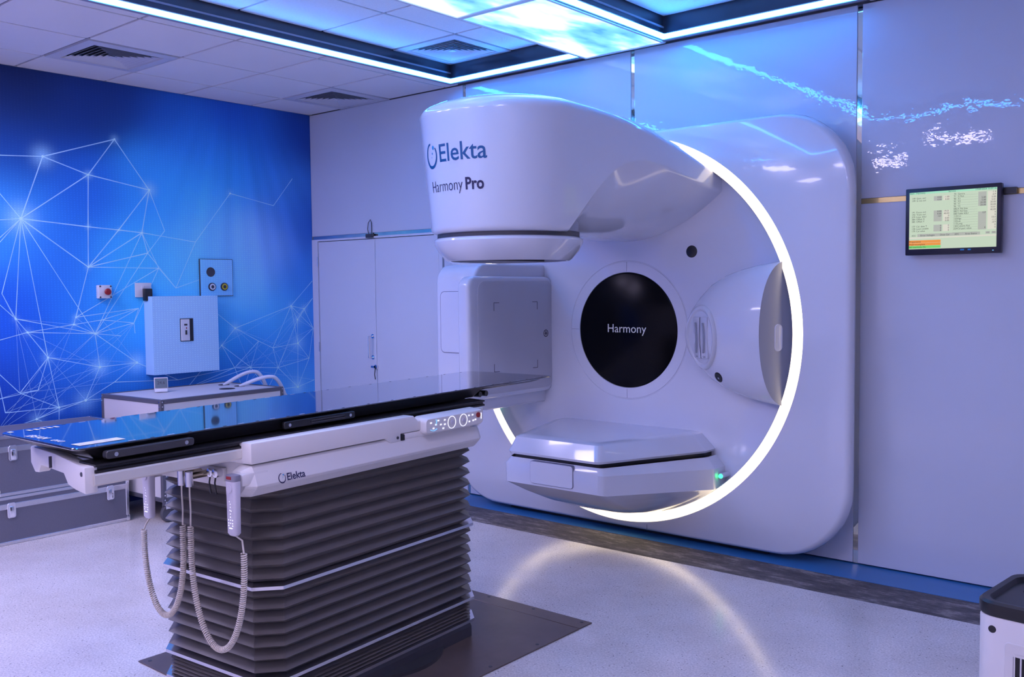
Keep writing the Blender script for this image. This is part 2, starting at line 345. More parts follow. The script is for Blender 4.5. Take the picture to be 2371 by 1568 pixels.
EDGES = [(0,1),(1,2),(1,3),(2,3),(2,4),(3,4),(3,0),(3,5),(0,5),(5,6),(6,7),(6,4),(4,42),(7,4),(5,8),(8,6),(8,9),(0,8),(0,12),(0,11),(0,19),(0,16),(1,49),(0,50),(0,51),(0,52),(0,53),(7,9),(7,8),(7,16),(9,16),(9,8),(9,42),(7,10),(8,15),(8,10),(8,14),(12,11),(11,13),(11,16),(13,16),(13,15),(14,10),(14,46),(15,17),(15,16),(17,46),(16,46),(16,20),(16,21),(16,18),(16,45),(17,18),(18,46),(18,10),(44,18),(13,19),(13,55),(54,11),(19,22),(19,23),(20,21),(20,25),(21,57),(22,23),(22,24),(23,19),(24,25),(24,59),(25,57),(25,58),(24,26),(26,56),(60,59),(59,61),(24,61),(25,59),(19,24),(20,19),(62,23),(56,22),(10,47),(9,47),(47,48),(7,48),(48,40),(40,41),(41,39),(39,41),(27,34),(27,30),(34,33),(34,32),(30,31),(30,32),(30,33),(32,33),(33,37),(37,43),(28,29),(28,35),(28,36),(28,64),(29,35),(29,63),(35,36),(36,43),(31,28),(31,37),(31,36),(37,38),(36,38),(38,43),(38,65),(38,66),(33,66),(32,67),(33,67),(35,37),(28,68),(29,64),(36,64),(43,38),(37,66),(70,47),(72,27),(70,72),(27,28),(34,69),(32,71),(69,33),(57,71),(21,71),(69,32),(43,64),(63,35)]
mb = MB(); lc = []
_r5 = random.Random(5)
LOW_R = list(range(27, 39))+[43, 63, 64, 65, 66, 67]; LOW_L = list(range(11, 27))+[57, 58, 59, 60, 61, 62]
FINE = set()
for k_ in range(56):      # finer web low on the wall, between the same nodes
    a_, b_ = _r5.sample(LOW_R if k_ % 2 else LOW_L, 2); e_ = (min(a_, b_), max(a_, b_))
    if e_ not in EDGES and (e_[1], e_[0]) not in EDGES: EDGES.append(e_); FINE.add(e_)
EDGES = sorted(set(tuple(sorted(e)) for e in EDGES))
for ie, (a, b2) in enumerate(EDGES):
    p, q = np.array(NODES[a]), np.array(NODES[b2]); d = q-p; L = np.hypot(*d); n = np.array((-d[1], d[0]))/L
    wd = 0.0035 if (a < 10 and b2 < 10) else 0.0024 if (a, b2) not in FINE else 0.0014
    K = 7; o = len(mb.v)
    for k in range(K):
        c0 = p+d*k/(K-1); base = mural_rgb(c0[None])[0]/MURAL_GAIN
        t = (0.55+0.35*abs(2*k/(K-1)-1))*(1.0 if (a, b2) not in FINE else 0.55)
        colr = (base+(np.array(srgb(135, 172, 255))-base)*t)*MURAL_GAIN
        for sg in (1, -1): e = c0+n*wd*sg; mb.v.append((0.0012+0.000005*ie, e[0], e[1])); lc.append(np.clip(colr, 0, 1))
        if k: mb.f.append((o+2*k-2, o+2*k-1, o+2*k+1, o+2*k))
for k, (s, a) in GLOW.items():
    vs, fs = disc2(NODES[k][0], NODES[k][1], 0.006+0.03*s, 10); o = len(mb.v)
    mb.v += [(0.0026, y, z) for y, z in vs]; mb.f += [tuple(i+o for i in f) for f in fs]; lc += [np.array(srgb(150, 185, 255))*MURAL_GAIN*0.9]*len(vs)
bm_o = bpy.data.meshes.new('network_lines'); bm_o.from_pydata(mb.v, [], mb.f); bm_o.materials.append(MATS['mural_line'])
nl = bpy.data.objects.new('network_lines', bm_o); C.objects.link(nl); nl.parent = pr; set_cols(nl, np.array(lc))

# panelled wall behind the machine (Y = 0)
wb = tag(obj('wall_back', MB().box(-0.1, RX+0.1, 0.03, 0.15, 0, 3.3), 'backing_grey', smooth=0), kind='structure')
XJ = [1.79, 3.23, 4.65, 6.07, 7.49]; ZJ = 1.962; g = 0.014
cols = [(1.55, 1.79)]+list(zip(XJ[:-1], XJ[1:]))+[(7.49, RX)]
for x0, x1 in cols:
    obj('wall_panel', MB().box(x0+g, x1-g, 0, 0.028, 0.006, ZJ-g), 'wall_panel', wb, bevel=0.002, seg=1)
for x0, x1 in [(0.0, 1.79)]+cols[1:]:
    obj('wall_panel', MB().box(x0+(g if x0 else 0), x1-g, 0, 0.028, ZJ+g, RZ-0.004), 'wall_panel', wb, bevel=0.002, seg=1)
for x in XJ: obj('joint_strip', MB().box(x-g+0.001, x+g-0.001, 0.006, 0.027, 0.004, RZ-0.004), 'mirror_gold', wb)
for x0, x1 in [(0.0, 1.79-g)]+[(a+g, b2-g) for a, b2 in cols[1:]]:
    obj('joint_strip', MB().box(x0, x1, 0.006, 0.027, ZJ-g+0.001, ZJ+g-0.001), 'gold_strip' if x0 > 4.5 else 'mirror_gold', wb)
# door: jamb, two leaves
dr = tag(obj('door_1', MB().box(0.0, 0.075, -0.004, 0.028, 0, ZJ-g).box(1.515, 1.55, -0.004, 0.028, 0, ZJ-g).box(0.075, 1.515, -0.004, 0.028, ZJ-0.03, ZJ-g), 'door_white', smooth=0), 'white double door flush in the panelled wall beside the mural', kind='structure')
for x0, x1 in ((0.082, 0.792), (0.797, 1.508)):
    obj('door_leaf', MB().box(x0, x1, 0.0, 0.028, 0.006, ZJ-0.035), 'door_white', dr, bevel=0.003, seg=1)
h = obj('pull_handle', MB().tube([(0.755, 0.0, 1.145), (0.755, -0.045, 1.145), (0.755, -0.045, 0.975), (0.755, 0.0, 0.975)], 0.008, 8), 'chrome', dr)
for z in (1.145, 0.975): obj('rosette', MB().cyl((0.755, 0.0, z), 0.018, -0.006, 16, 'y'), 'chrome', h)
lk = obj('door_lock', MB().cyl((0.80, 0.0, 0.90), 0.018, -0.02, 16, 'y').box(0.745, 0.80, -0.02, -0.008, 0.892, 0.908), 'silver', dr)
obj('key_fob', MB().tube([(0.80, -0.022, 0.895), (0.80, -0.03, 0.84), (0.802, -0.025, 0.80)], 0.004, 6), 'dark_grey', lk)
for z in (0.25, 1.0, 1.72): obj('hinge', MB().cyl((0.079, -0.006, z), 0.006, 0.08, 8), 'silver', dr)
cl_ = thing('cable_clamp', 'small black door sensor with a wire loop above the double door', 'sensor', (0.755, -0.002, 1.955))
obj('sensor_body', MB().box(-0.035, 0.035, -0.03, 0, -0.02, 0.012), 'dark_grey', cl_, bevel=0.004)
obj('wire', MB().tube([(-0.01, -0.015, 0.012), (-0.018, -0.02, 0.05), (-0.012, -0.015, 0.10), (0.004, -0.008, 0.125), (0.012, -0.004, 0.10), (0.012, -0.002, 0.0)], 0.003, 6), 'black_plastic', cl_)

# ------------------------------------------------------------------ ceiling
CE = [(1.75, 2.91), (3.51, 4.70)]; CY0, CY1 = -0.10, -3.56; UZ = 3.13
mb = MB(); Zs = (3.012, 3.03)
for x0, x1 in ((-0.1, 1.75), (2.91, 3.51), (4.70, RX+0.1)): mb.box(x0, x1, RY-0.1, 0.03, *Zs)
for x0, x1 in CE: mb.box(x0, x1, CY0, 0.03, *Zs).box(x0, x1, RY-0.1, CY1, *Zs).box(x0, x1, CY1, CY0, UZ+0.012, UZ+0.03)
ce = tag(obj('ceiling', mb, 'grid_grey', smooth=0), kind='structure')
YL = [0.0]+[0.02-0.6*k for k in range(1, 12)]+[RY]
XL = [0.0, 0.407, 1.007, 1.607, 1.75]; XR = [4.70, 5.30, 5.90, 6.50, 7.10, 7.70, RX]
LAMPS = [(0.407, 5), (0.407, 7), (1.007, 9), (2.33, 7), (2.33, 10), (3.51, 8), (4.70, 6), (5.30, 9), (1.007, 6), (7.10, 10)]
XM = [1.75, 2.33, 2.91, 3.51, 4.11, 4.70]
VENT_T = {(0.407, 3), (0.407, 0)}
proto = {}
def tile(x0, x1, y0, y1, z, m):
    k = (round(x1-x0, 3), round(y1-y0, 3), m); q = 0.009
    if k not in proto:
        a, b2 = (x1-x0)/2-q, (y1-y0)/2-q
        proto[k] = obj('ceiling_tile', MB().box(-a, a, -b2, b2, 0, 0.012), m, ce, loc=((x0+x1)/2, (y0+y1)/2, z), bevel=0.002, seg=1)
    else: share(proto[k], 'ceiling_tile', ce, ((x0+x1)/2, (y0+y1)/2, z))
for XS in (XL, XR):
    for x0, x1 in zip(XS[:-1], XS[1:]):
        for j, (y1, y0) in enumerate(zip(YL[:-1], YL[1:])):
            if y1-y0 < 0.05 or (x0, j) in VENT_T or (x0, j) in LAMPS: continue
            tile(x0, x1, y0, y1, RZ, 'tile_white')
for x0, x1 in zip(XM[:-1], XM[1:]):
    for j, (y1, y0) in enumerate(zip(YL[:-1], YL[1:])):
        if y1 > -3.5 or y1-y0 < 0.05 or (x0, j) in LAMPS: continue
        tile(x0, x1, y0, y1 if (x0 != 2.91 or y1 < -3.7) else -3.67, RZ, 'tile_white')
UY = [CY0]+[-0.06-0.6*k for k in range(1, 6)]+[CY1]
for (x0, x1) in CE:
    xm = (x0+x1)/2
    for a, b2 in ((x0, xm), (xm, x1)):
        for j, (y1, y0) in enumerate(zip(UY[:-1], UY[1:])):
            if y1-y0 < 0.05 or (a == x0 and x0 < 2 and j == 0) : continue
            tile(a, b2, y0, y1, UZ, 'tile_fissured')
# coffer side faces with a ledge line, and border margins
for i, (x0, x1) in enumerate(CE):
    t = tag(obj('trim_%d' % (3+i), MB().box(x0-0.012, x0, CY1, CY0, 3.0, UZ+0.012).box(x1, x1+0.012, CY1, CY0, 3.0, UZ+0.012).box(x0, x1, CY0, CY0+0.012, 3.0, UZ+0.012).box(x0, x1, CY1-0.012, CY1, 3.0, UZ+0.012), 'coffer_dark', smooth=0), 'dark glossy side band of the recessed ceiling coffer', kind='structure')
    obj('ledge', MB().box(x0, x0+0.006, CY1, CY0, 3.062, 3.072).box(x1-0.006, x1, CY1, CY0, 3.062, 3.072), 'grid_grey', t, smooth=0)
    obj('edge_trim', MB().box(x0-0.03, x0+0.004, CY1-0.03, CY0+0.03, 2.992, 3.0).box(x1-0.004, x1+0.03, CY1-0.03, CY0+0.03, 2.992, 3.0).box(x0, x1, CY0-0.004, CY0+0.03, 2.992, 3.0), 'grid_grey', t, smooth=0)
where = ['recessed coffer on the side toward the mural', 'recessed coffer on the side toward the wall monitor']
for i, (x0, x1) in enumerate(CE):
    for nm, b4 in ((['long run of the coffer edge beside the flat tiles near the mural', 'long coffer edge beside the sky pictures, monitor side'][i], (x0+0.004, x0+0.022, CY1, CY0-0.022)), (['short run along the panelled wall above the treatment head', 'short run along the panelled wall ending above the monitor side'][i], (x0+0.004, x1-0.004, CY0-0.022, CY0-0.004)), (['short end of the mural side coffer, away from the panelled wall', 'short end of the monitor side coffer, away from the panelled wall'][i], (x0+0.022, x1-0.004, CY1+0.004, CY1+0.022))):
        s = thing('led_strip', 'blue light strip, '+nm, 'light strip', ((b4[0]+b4[1])/2, (b4[2]+b4[3])/2, 3.0), group='blue light strips in the ceiling')
        a, b2 = (b4[1]-b4[0])/2, (b4[3]-b4[2])/2
        obj('diffuser', MB().box(-a, a, -b2, b2, -0.004, 0.020), 'led_blue', s, smooth=0)
        obj('channel', MB().box(-a, a, -b2, b2, 0.0205, 0.026), 'silver', s, smooth=0)
# sky pictures in the centre band
ky = [-0.06-1.2*k for k in range(6)]
for k in range(3):
    nm = 'backlit ceiling picture of clouds '+('next to the panelled wall' if k == 0 else 'second from the panelled wall' if k == 1 else 'third from the panelled wall')
    s = thing('sky_panel', nm, 'light panel', (3.21, (ky[k]+ky[k+1])/2, 2.985), group='backlit sky pictures in the ceiling')
    obj('picture', MB().box(-0.278, 0.278, -0.582, 0.582, 0.004, 0.012), 'sky_print', s, smooth=0)
    fr = MB().box(-0.295, -0.278, -0.6, 0.6, -0.002, 0.015).box(0.278, 0.295, -0.6, 0.6, -0.002, 0.015).box(-0.278, 0.278, -0.6, -0.582, -0.002, 0.015).box(-0.278, 0.278, 0.582, 0.6, -0.002, 0.015)
    obj('frame', fr, 'vent_white', s, smooth=0)
# unseen ceiling lamps: one read off a wall reflection, the rest added for brightness
for n, (x, j) in enumerate(LAMPS):
    y = (YL[j]+YL[j+1])/2
    s = thing('unseen_lamp', 'unseen square ceiling lamp, one of a set filled in to light the room', 'ceiling lamp', (x+0.3, y, 3.0), group='square recessed ceiling lamps')
    obj('diffuser', MB().box(-0.26, 0.26, -0.26, 0.26, 0.002, 0.01), 'lamp_emit', s, smooth=0)
    obj('frame', MB().box(-0.29, 0.29, -0.29, -0.26, -0.004, 0.012).box(-0.29, 0.29, 0.26, 0.29, -0.004, 0.012).box(-0.29, -0.26, -0.26, 0.26, -0.004, 0.012).box(0.26, 0.29, -0.26, 0.26, -0.004, 0.012), 'vent_white', s, smooth=0)
# air diffusers
def vent(x, y, z, label):
    s = thing('ceiling_vent', label, 'air vent', (x, y, z), group='square ceiling air vents')
    sq = lambda a, h: [(-a, -a, h), (a, -a, h), (a, a, h), (-a, a, h)]
    obj('frame', MB().loft([sq(0.29, 0.010), sq(0.29, -0.004), sq(0.225, -0.008), sq(0.215, 0.010)]), 'vent_white', s, smooth=0)
    obj('backing', MB().box(-0.29, 0.29, -0.29, 0.29, 0.0105, 0.0115), 'vent_dark', s, smooth=0)
    for k in range(6):
        a = 0.195-0.031*k
        obj('vane', MB().loft([sq(a+0.012, -0.006), sq(a+0.010, -0.006), sq(a-0.012, 0.010), sq(a-0.010, 0.010)]), 'vent_white', s, smooth=0)
    obj('centre_plate', MB().box(-0.02, 0.02, -0.02, 0.02, -0.006, -0.003), 'vent_white', s, smooth=0)
vent(0.707, (YL[3]+YL[4])/2, 3.0, 'square white air vent in flat ceiling near the mural, away from the corner')
vent(0.707, (YL[0]+YL[1])/2, 3.0, 'square white air vent in flat ceiling at the corner above the double door')
vent(2.04, (UY[0]+UY[1])/2, UZ, 'square air vent inside the blue lit ceiling coffer')
for o in [q for q in C.objects if q.name.startswith('ceiling_vent')]:
    if o.location.z > 3.05: o.scale = (0.99, 0.95, 1.0)

# ------------------------------------------------------------------ the accelerator
GX, GZ = 3.25, 1.25
gt = thing('linear_accelerator', 'white radiotherapy linear accelerator with overhanging treatment head and glowing ring', 'accelerator', (GX, 0, 0))
FY, DY = -0.20, -0.10      # cover front plane, drum face plane
N = 192
def rr_r(th, hw, hh, r, cz):      # radius of a rounded rectangle along angle th, measured from (0,GZ)
    lo, hi = 0.2, 3.0
    for _ in range(40):
        m_ = (lo+hi)/2; x, z = m_*math.cos(th), GZ+m_*math.sin(th)-cz
        qx, qz = abs(x)-(hw-r), abs(z)-(hh-r)
        d = math.hypot(max(qx, 0), max(qz, 0))+min(max(qx, qz), 0)-r
        if d < 0: lo = m_
        else: hi = m_
    return lo
TH = [2*PI*k/N for k in range(N)]
def rr_ring(hw, hh, r, cz, y): return [(rr_r(t, hw, hh, r, cz)*math.cos(t), y, GZ+rr_r(t, hw, hh, r, cz)*math.sin(t)) for t in TH]
def circ(r, y, cz=GZ): return [(r*math.cos(t), y, cz+r*math.sin(t)) for t in TH]
HW, HH, CZ = 1.446, 1.212, 1.238
cover = obj('cover', MB().loft([rr_ring(HW-0.10, HH-0.01, 0.38, CZ, -0.015), rr_ring(HW-0.02, HH-0.004, 0.42, CZ, -0.12), rr_ring(HW, HH, 0.42, CZ, -0.155), rr_ring(HW-0.004, HH-0.004, 0.42, CZ, -0.18), rr_ring(HW-0.022, HH-0.016, 0.41, CZ, FY+0.003), rr_ring(HW-0.04, HH-0.024, 0.40, CZ, FY), circ(1.182, FY), circ(1.180, FY+0.01)]), 'gantry_white', gt, smooth=40)
obj('cover_seam', MB().box(0.20, 0.203, FY-0.001, FY+0.001, 0.035, 0.07), 'seam_grey', cover)
obj('plinth', MB().box(-0.95, 0.95, -0.12, -0.02, 0.0, 0.06), 'black_plastic', gt, smooth=0)
ring = obj('light_ring', MB().loft([circ(1.180, FY+0.008), circ(1.176, FY-0.002), circ(1.124, FY-0.001)]), 'ring_warm', gt)
ring['label'] = 'glowing warm white ring of light'
drum = obj('drum_face', MB().loft([circ(1.1238, FY-0.0005), circ(1.120, FY+0.004), circ(1.116, DY-0.02), circ(1.098, DY), circ(0.9, DY), circ(0.435, DY-0.003), circ(0.432, DY+0.001), circ(0.428, DY+0.001), circ(0.426, DY-0.004), circ(0.362, DY-0.006), circ(0.358, DY+0.006)]), 'gantry_white', gt, smooth=50)
for a in (90, 180, 270):
    a = math.radians(a); obj('ring_seam', MB().tube([(0.366*math.cos(a), DY-0.006, GZ+0.366*math.sin(a)), (0.426*math.cos(a), DY-0.005, GZ+0.426*math.sin(a))], 0.0012, 4), 'seam_grey', drum)
disc = obj('display_disc', MB().lathe([(0.358, DY+0.002), (0.358, DY-0.006), (0.350, DY-0.010)], 96, (0, 0, GZ), 'y', False, True), 'disc_black', gt)
disc['label'] = 'black round display reading Harmony'
mb = MB(); put_text(mb, text_mesh('Harmony', 0.076, 'CENTER'), lambda x, y: (x, DY-0.0115, GZ-0.015+y)); obj('display_text', mb, 'disc_text', disc, smooth=0)
obj('camera_port', MB().lathe([(0.036, DY), (0.036, DY-0.004), (0.032, DY-0.006)], 32, (3.705-GX, 0, 1.725), 'y', False, True), 'black_plastic', gt)
# --- arm and treatment head
P_Y = [-1.24, -1.15, -1.05, -0.93, -0.82, -0.70, -0.53, -0.325, -0.20, -0.08]
P_W = [0.465, 0.475, 0.492, 0.527, 0.562, 0.594, 0.625, 0.645, 0.650, 0.650]
P_ST = [2.425, 2.42, 2.41, 2.385, 2.355, 2.32, 2.262, 2.20, 2.17, 2.15]
P_T = [2.515, 2.515, 2.513, 2.508, 2.50, 2.49, 2.462, 2.43, 2.41, 2.395]
P_SB = [1.80, 1.93, 2.06, 2.16, 2.185, 2.17, 2.13, 2.087, 2.07, 2.06]
P_EX = [4, 4, 4, 3.6, 3.2, 2.8, 2.4, 2.1, 2.0, 2.0]
P_TP = [0.060, 0.040, 0.020, 0.008, 0, 0, 0, 0, 0, 0]
def lerp(tab, y): return float(np.interp(y, P_Y, tab))
def smooth_tab(tab, y):   # light smoothing over +-4 cm
    return sum(lerp(tab, min(max(y+d, P_Y[0]), P_Y[-1])) for d in (-0.05, -0.025, 0, 0.025, 0.05))/5 if y > P_Y[0]+0.06 else lerp(tab, y)
def fillet(a, c, b2, r, n=7):
    a, c, b2 = Vector(a), Vector(c), Vector(b2); d1 = (a-c).normalized(); d2 = (b2-c).normalized()
    ang = d1.angle(d2); t = min(r/math.tan(ang/2), (a-c).length*0.9, (b2-c).length*0.9)
    p, q = c+d1*t, c+d2*t
    return [tuple((p*(1-s)**2+c*2*s*(1-s)+q*s*s)) for s in [k/(n-1) for k in range(n)]]
def half_section(y):
    w, st, zt, sb, ex, tp = (smooth_tab(t, y) for t in (P_W, P_ST, P_T, P_SB, P_EX, P_TP)); zb = 1.80
    wb_ = w-tp
    top = [(w*t, zt-(zt-st)*t*t*0.9) for t in [k/9*0.86 for k in range(10)]]
    bot = [(wb_*t, zb+(sb-zb)*t**ex) for t in [k/11*0.90 for k in range(12)]]
    pts = top+fillet(top[-1], (w, st), (wb_, sb), 0.055)
    pts += [tuple(Vector(pts[-1])*(1-s)+Vector((wb_, sb))*s) for s in (0.25, 0.5, 0.72)]
    pts += fillet(pts[-1], (wb_, sb), bot[-1], 0.035)+bot[::-1]
    return pts
ysec = [P_Y[0]+(P_Y[-1]-P_Y[0])*k/36 for k in range(37)]
base = half_section(P_Y[0]); rings = []
for k in range(25):                      # rounded front: half turn about the vertical head axis
    a = -PI/2*0+PI*k/24
    rings.append([(r_*math.cos(a), P_Y[0]-r_*math.sin(a), z) for r_, z in base])
# right and left flanks run back to the drum
right = [[(x, y, z) for x, z in half_section(y)] for y in ysec]
left = [[(-x, y, z) for x, z in half_section(y)] for y in ysec]
mbh = MB(); mbh.loft(list(reversed(right))+rings[1:-1]+left, closed=False)
head = obj('treatment_head', mbh, 'gantry_white', gt, smooth=60)
bmw = bmesh.new(); bmw.from_mesh(head.data); bmesh.ops.remove_doubles(bmw, verts=bmw.verts, dist=0.0008); bmesh.ops.recalc_face_normals(bmw, faces=bmw.faces); bmw.to_mesh(head.data); bmw.free()
head['label'] = 'overhanging white treatment head and arm'
bvh = BVHTree.FromPolygons([v.co for v in head.data.vertices], [tuple(p.vertices) for p in head.data.polygons])
def on_head(x, z, off=0.0015):
    # wrap: x is arc length round the head front
    R = 0.455; a = x/R; d = Vector((math.sin(a), -math.cos(a), 0))
    hit = bvh.ray_cast(Vector((0, P_Y[0], z))+d*1.2, -d)
    return hit[0]+hit[1]*off*(1 if hit[1].dot(d) > 0 else -1)
lg = blade_logo(head, lambda x, y: on_head(x-0.005, 2.150+y), 0.088, 'logo_teal', 0.0009)
mb = MB(); put_text(mb, text_mesh('Harmony', 0.082, 'LEFT', bold=-0.0008), lambda x, y: on_head(-0.185+x*0.82, 2.005+y)); obj('model_name', mb, 'logo_navy', head, smooth=0)
mb = MB(); put_text(mb, text_mesh('Pro', 0.082, 'LEFT', bold=0.0022), lambda x, y: on_head(0.085+x*0.92, 2.005+y)); obj('model_grade', mb, 'logo_navy', head, smooth=0)
# underside recess mark and screw caps
# --- collimator below the head
coll = obj('collimator', MB().lathe([(0.30, 1.95), (0.372, 1.90), (0.372, 1.775)], 64, (0, P_Y[0], 0)), 'gantry_grey', gt)
obj('gap_band', MB().lathe([(0.376, 1.808), (0.376, 1.782)], 64, (0, P_Y[0], 0)), 'dark_grey', coll)
obj('touch_ring', MB().lathe([(0.366, 1.776), (0.385, 1.778), (0.393, 1.772), (0.396, 1.762), (0.392, 1.748), (0.372, 1.712), (0.335, 1.668), (0.322, 1.660), (0.305, 1.662)], 72, (0, P_Y[0], 0)), 'gantry_white', coll, smooth=30)
obj('beam_window', MB().lathe([(0.306, 1.663), (0.300, 1.690), (0.0005, 1.690)], 72, (0, P_Y[0], 0)), 'gantry_grey', coll)
obj('shadow_tray', MB().box(-0.012, 0.012, P_Y[0]-0.29, P_Y[0]+0.29, 1.664, 1.69), 'dark_grey', coll)
# --- imaging detector on the side toward the door
det = obj('detector_housing', MB().prism(rrect(0.91, 0.92, 0.12, 6, -0.345, 1.215), -0.985, -0.655, 'x'), 'gantry_white', gt, bevel=0.02, seg=3)
dn = det
dn['label'] = 'white imaging detector housing on the drum side toward the door'
obj('service_door', MB().prism(rrect(0.26, 0.40, 0.03, 4, -0.87, 1.31), -0.836, -0.80, 'y') if False else MB().prism(rrect(0.20, 0.38, 0.03, 4, -0.84, 1.31), -0.806, -0.75, 'y'), 'gantry_white', det, bevel=0.003, seg=1)
obj('door_gap', MB().prism(rrect(0.208, 0.388, 0.034, 4, -0.84, 1.31), -0.8025, -0.75, 'y'), 'seam_grey', det)
slab = obj('detector_panel', MB().prism(rrect(0.84, 0.76, 0.07, 6, -0.49, 1.215), -0.70, -0.60, 'x'), 'gantry_white', gt, bevel=0.028, seg=4)
face = obj('panel_face', MB().prism(rrect(0.74, 0.70, 0.06, 6, -0.46, 1.215), -0.61, -0.5965, 'x'), 'detector_grey', slab, bevel=0.004)
mb = MB()
for sy, sz in ((-1, -1), (-1, 1), (1, -1), (1, 1)):
    y0, z0 = -0.47+0.215*sy, 1.215+0.215*sz
    mb = MB().box(-0.597, -0.5955, min(y0, y0-0.05*sy), max(y0, y0-0.05*sy), z0-0.0015, z0+0.0015).box(-0.597, -0.5955, y0-0.0015, y0+0.0015, min(z0, z0-0.05*sz), max(z0, z0-0.05*sz)); obj('corner_mark', mb, 'ink_dark', face, smooth=0)

mb = MB().lathe([(0.024, 0), (0.024, 0.001), (0.019, 0.001), (0.019, 0)], 24, (-0.5965, -0.165, 1.22), 'x').box(-0.5965, -0.5955, -0.18, -0.15, 1.218, 1.222).box(-0.5965, -0.5955, -0.170, -0.160, 1.208, 1.233)
obj('no_touch_symbol', mb, 'ink_dark', face, smooth=0)
# --- kV source: egg shaped dome with a flat grey end
EX = [3.742, 3.744, 3.756, 3.782, 3.825, 3.89, 3.97, 4.05, 4.13, 4.20, 4.25]
EH = [0.03, 0.07, 0.115, 0.165, 0.222, 0.285, 0.330, 0.362, 0.384, 0.398, 0.408]
ED = [0.10, 0.145, 0.172, 0.192, 0.210, 0.228, 0.242, 0.252, 0.260, 0.262, 0.262]
egg = []
for x, hgt, dp in zip(EX, EH, ED):
    egg.append([(x-GX, DY+0.01-(dp)*max(0.0, math.sin(PI*k/28))**0.62, GZ+0.005-hgt*math.cos(PI*k/28)) for k in range(29)])
src = obj('source_housing', MB().loft(egg, closed=False), 'gantry_white', gt, smooth=60)
src['label'] = 'egg shaped white source housing on the drum'
end_x = lambda y: 4.25-GX+0.42*(y+0.352)
for ring_, sc_ in ((egg[-1], 1.0), (egg[-2], 0.8), (egg[-3], 0.5), (egg[-4], 0.2)):
    for k_i, (x_, y_, z_) in enumerate(ring_): ring_[k_i] = (x_+sc_*0.42*(y_+0.352), y_, z_)
src_me = MB().loft(egg, closed=False)
for v_, p_ in zip(src.data.vertices, src_me.v): v_.co = p_
src.data.update()
mbx = MB(); last = [(p[0], p[1], p[2]) for p in egg[-1]]; mbx.add(last, [tuple(range(len(last)))])
flat = obj('end_face', mbx, 'gantry_grey', src, smooth=0)
pl = rrect(0.05, 0.15, 0.024, 6, -0.225, 1.235)
obj('grip_slot', MB().loft([[(end_x(y)+d_, y, z) for y, z in q_] for q_, d_ in ((pl, 0.0005), (inset(pl, 0.004, (-0.225, 1.235)), 0.004), (inset(pl, 0.010, (-0.225, 1.235)), 0.002))], cap1=True), 'gantry_white', flat)
bve = BVHTree.FromPolygons([v.co for v in src.data.vertices], [tuple(p.vertices) for p in src.data.polygons])
ED_DIR = Vector((0.0, 1.0, 0)).normalized()
def on_egg(x, z, off):
    o_ = Vector((x, -0.2, z))-ED_DIR*0.8; ht = bve.ray_cast(o_, ED_DIR)
    p = ht[0] if ht[0] else Vector((x, -0.3, z)); return p-ED_DIR*off
def egg_patch(name, poly_list, m, parent, cap=True):
    return obj(name, MB().loft([[tuple(on_egg(x, z, off)) for x, z in pl_] for pl_, off in poly_list], cap1=cap), m, parent, smooth=50)
cx, cz = 3.875-GX, 1.228
oval = lambda a, b2, n=40: [(cx+a*math.cos(2*PI*k/n), cz+b2*math.sin(2*PI*k/n)) for k in range(n)]
bz = egg_patch('filter_bezel', [(oval(0.118, 0.188), -0.006), (oval(0.114, 0.184), 0.016), (oval(0.104, 0.172), 0.024), (oval(0.096, 0.162), 0.020), (oval(0.086, 0.150), 0.000), (oval(0.080, 0.146), -0.004)], 'gantry_white', src, cap=False)
egg_patch('filter_plate', [(oval(0.084, 0.150), -0.004), (oval(0.07, 0.13), 0.001), (oval(0.02, 0.04), 0.002)], 'gantry_white', bz)
for dx, wd in ((-0.022, 0.052), (0.032, 0.046)):
    pl = rrect(wd, 0.235, 0.006, 4, cx+dx, cz)
    pl2 = inset(pl, 0.003, (cx+dx, cz))
    k_ = egg_patch('filter_slide', [(pl, 0.002), (pl, 0.014), (pl2, 0.017)], 'gantry_white', bz)
    c2 = [(cx+dx+0.009*math.sin(PI*s/12)-0.004, cz-0.085+0.17*s/12) for s in range(13)]
    obj('grip', MB().tube([tuple(on_egg(x, z, 0.018)) for x, z in c2], 0.0055, 6), 'gantry_grey', k_)
    mb = MB(); put_text(mb, text_mesh('F0' if dx < 0 else 'S20', 0.014, 'CENTER'), lambda x, y: tuple(on_egg(cx+dx+x, cz-0.112+y, 0.019))); obj('slide_text', mb, 'ink_dark', k_, smooth=0)
obj('slide_edge', MB().tube([tuple(on_egg(cx+0.007, cz-0.118+0.236*s/8, 0.0155)) for s in range(9)], 0.0012, 4), 'ink_dark', bz)
po = [(3.972-GX+0.027*math.cos(2*PI*k/24), 1.005+0.030*math.sin(2*PI*k/24)) for k in range(24)]
egg_patch('sensor_port', [(po, 0.001), (inset(po, 0.006, (3.972-GX, 1.005)), 0.003), (inset(po, 0.010, (3.972-GX, 1.005)), 0.0015)], 'black_plastic', src)
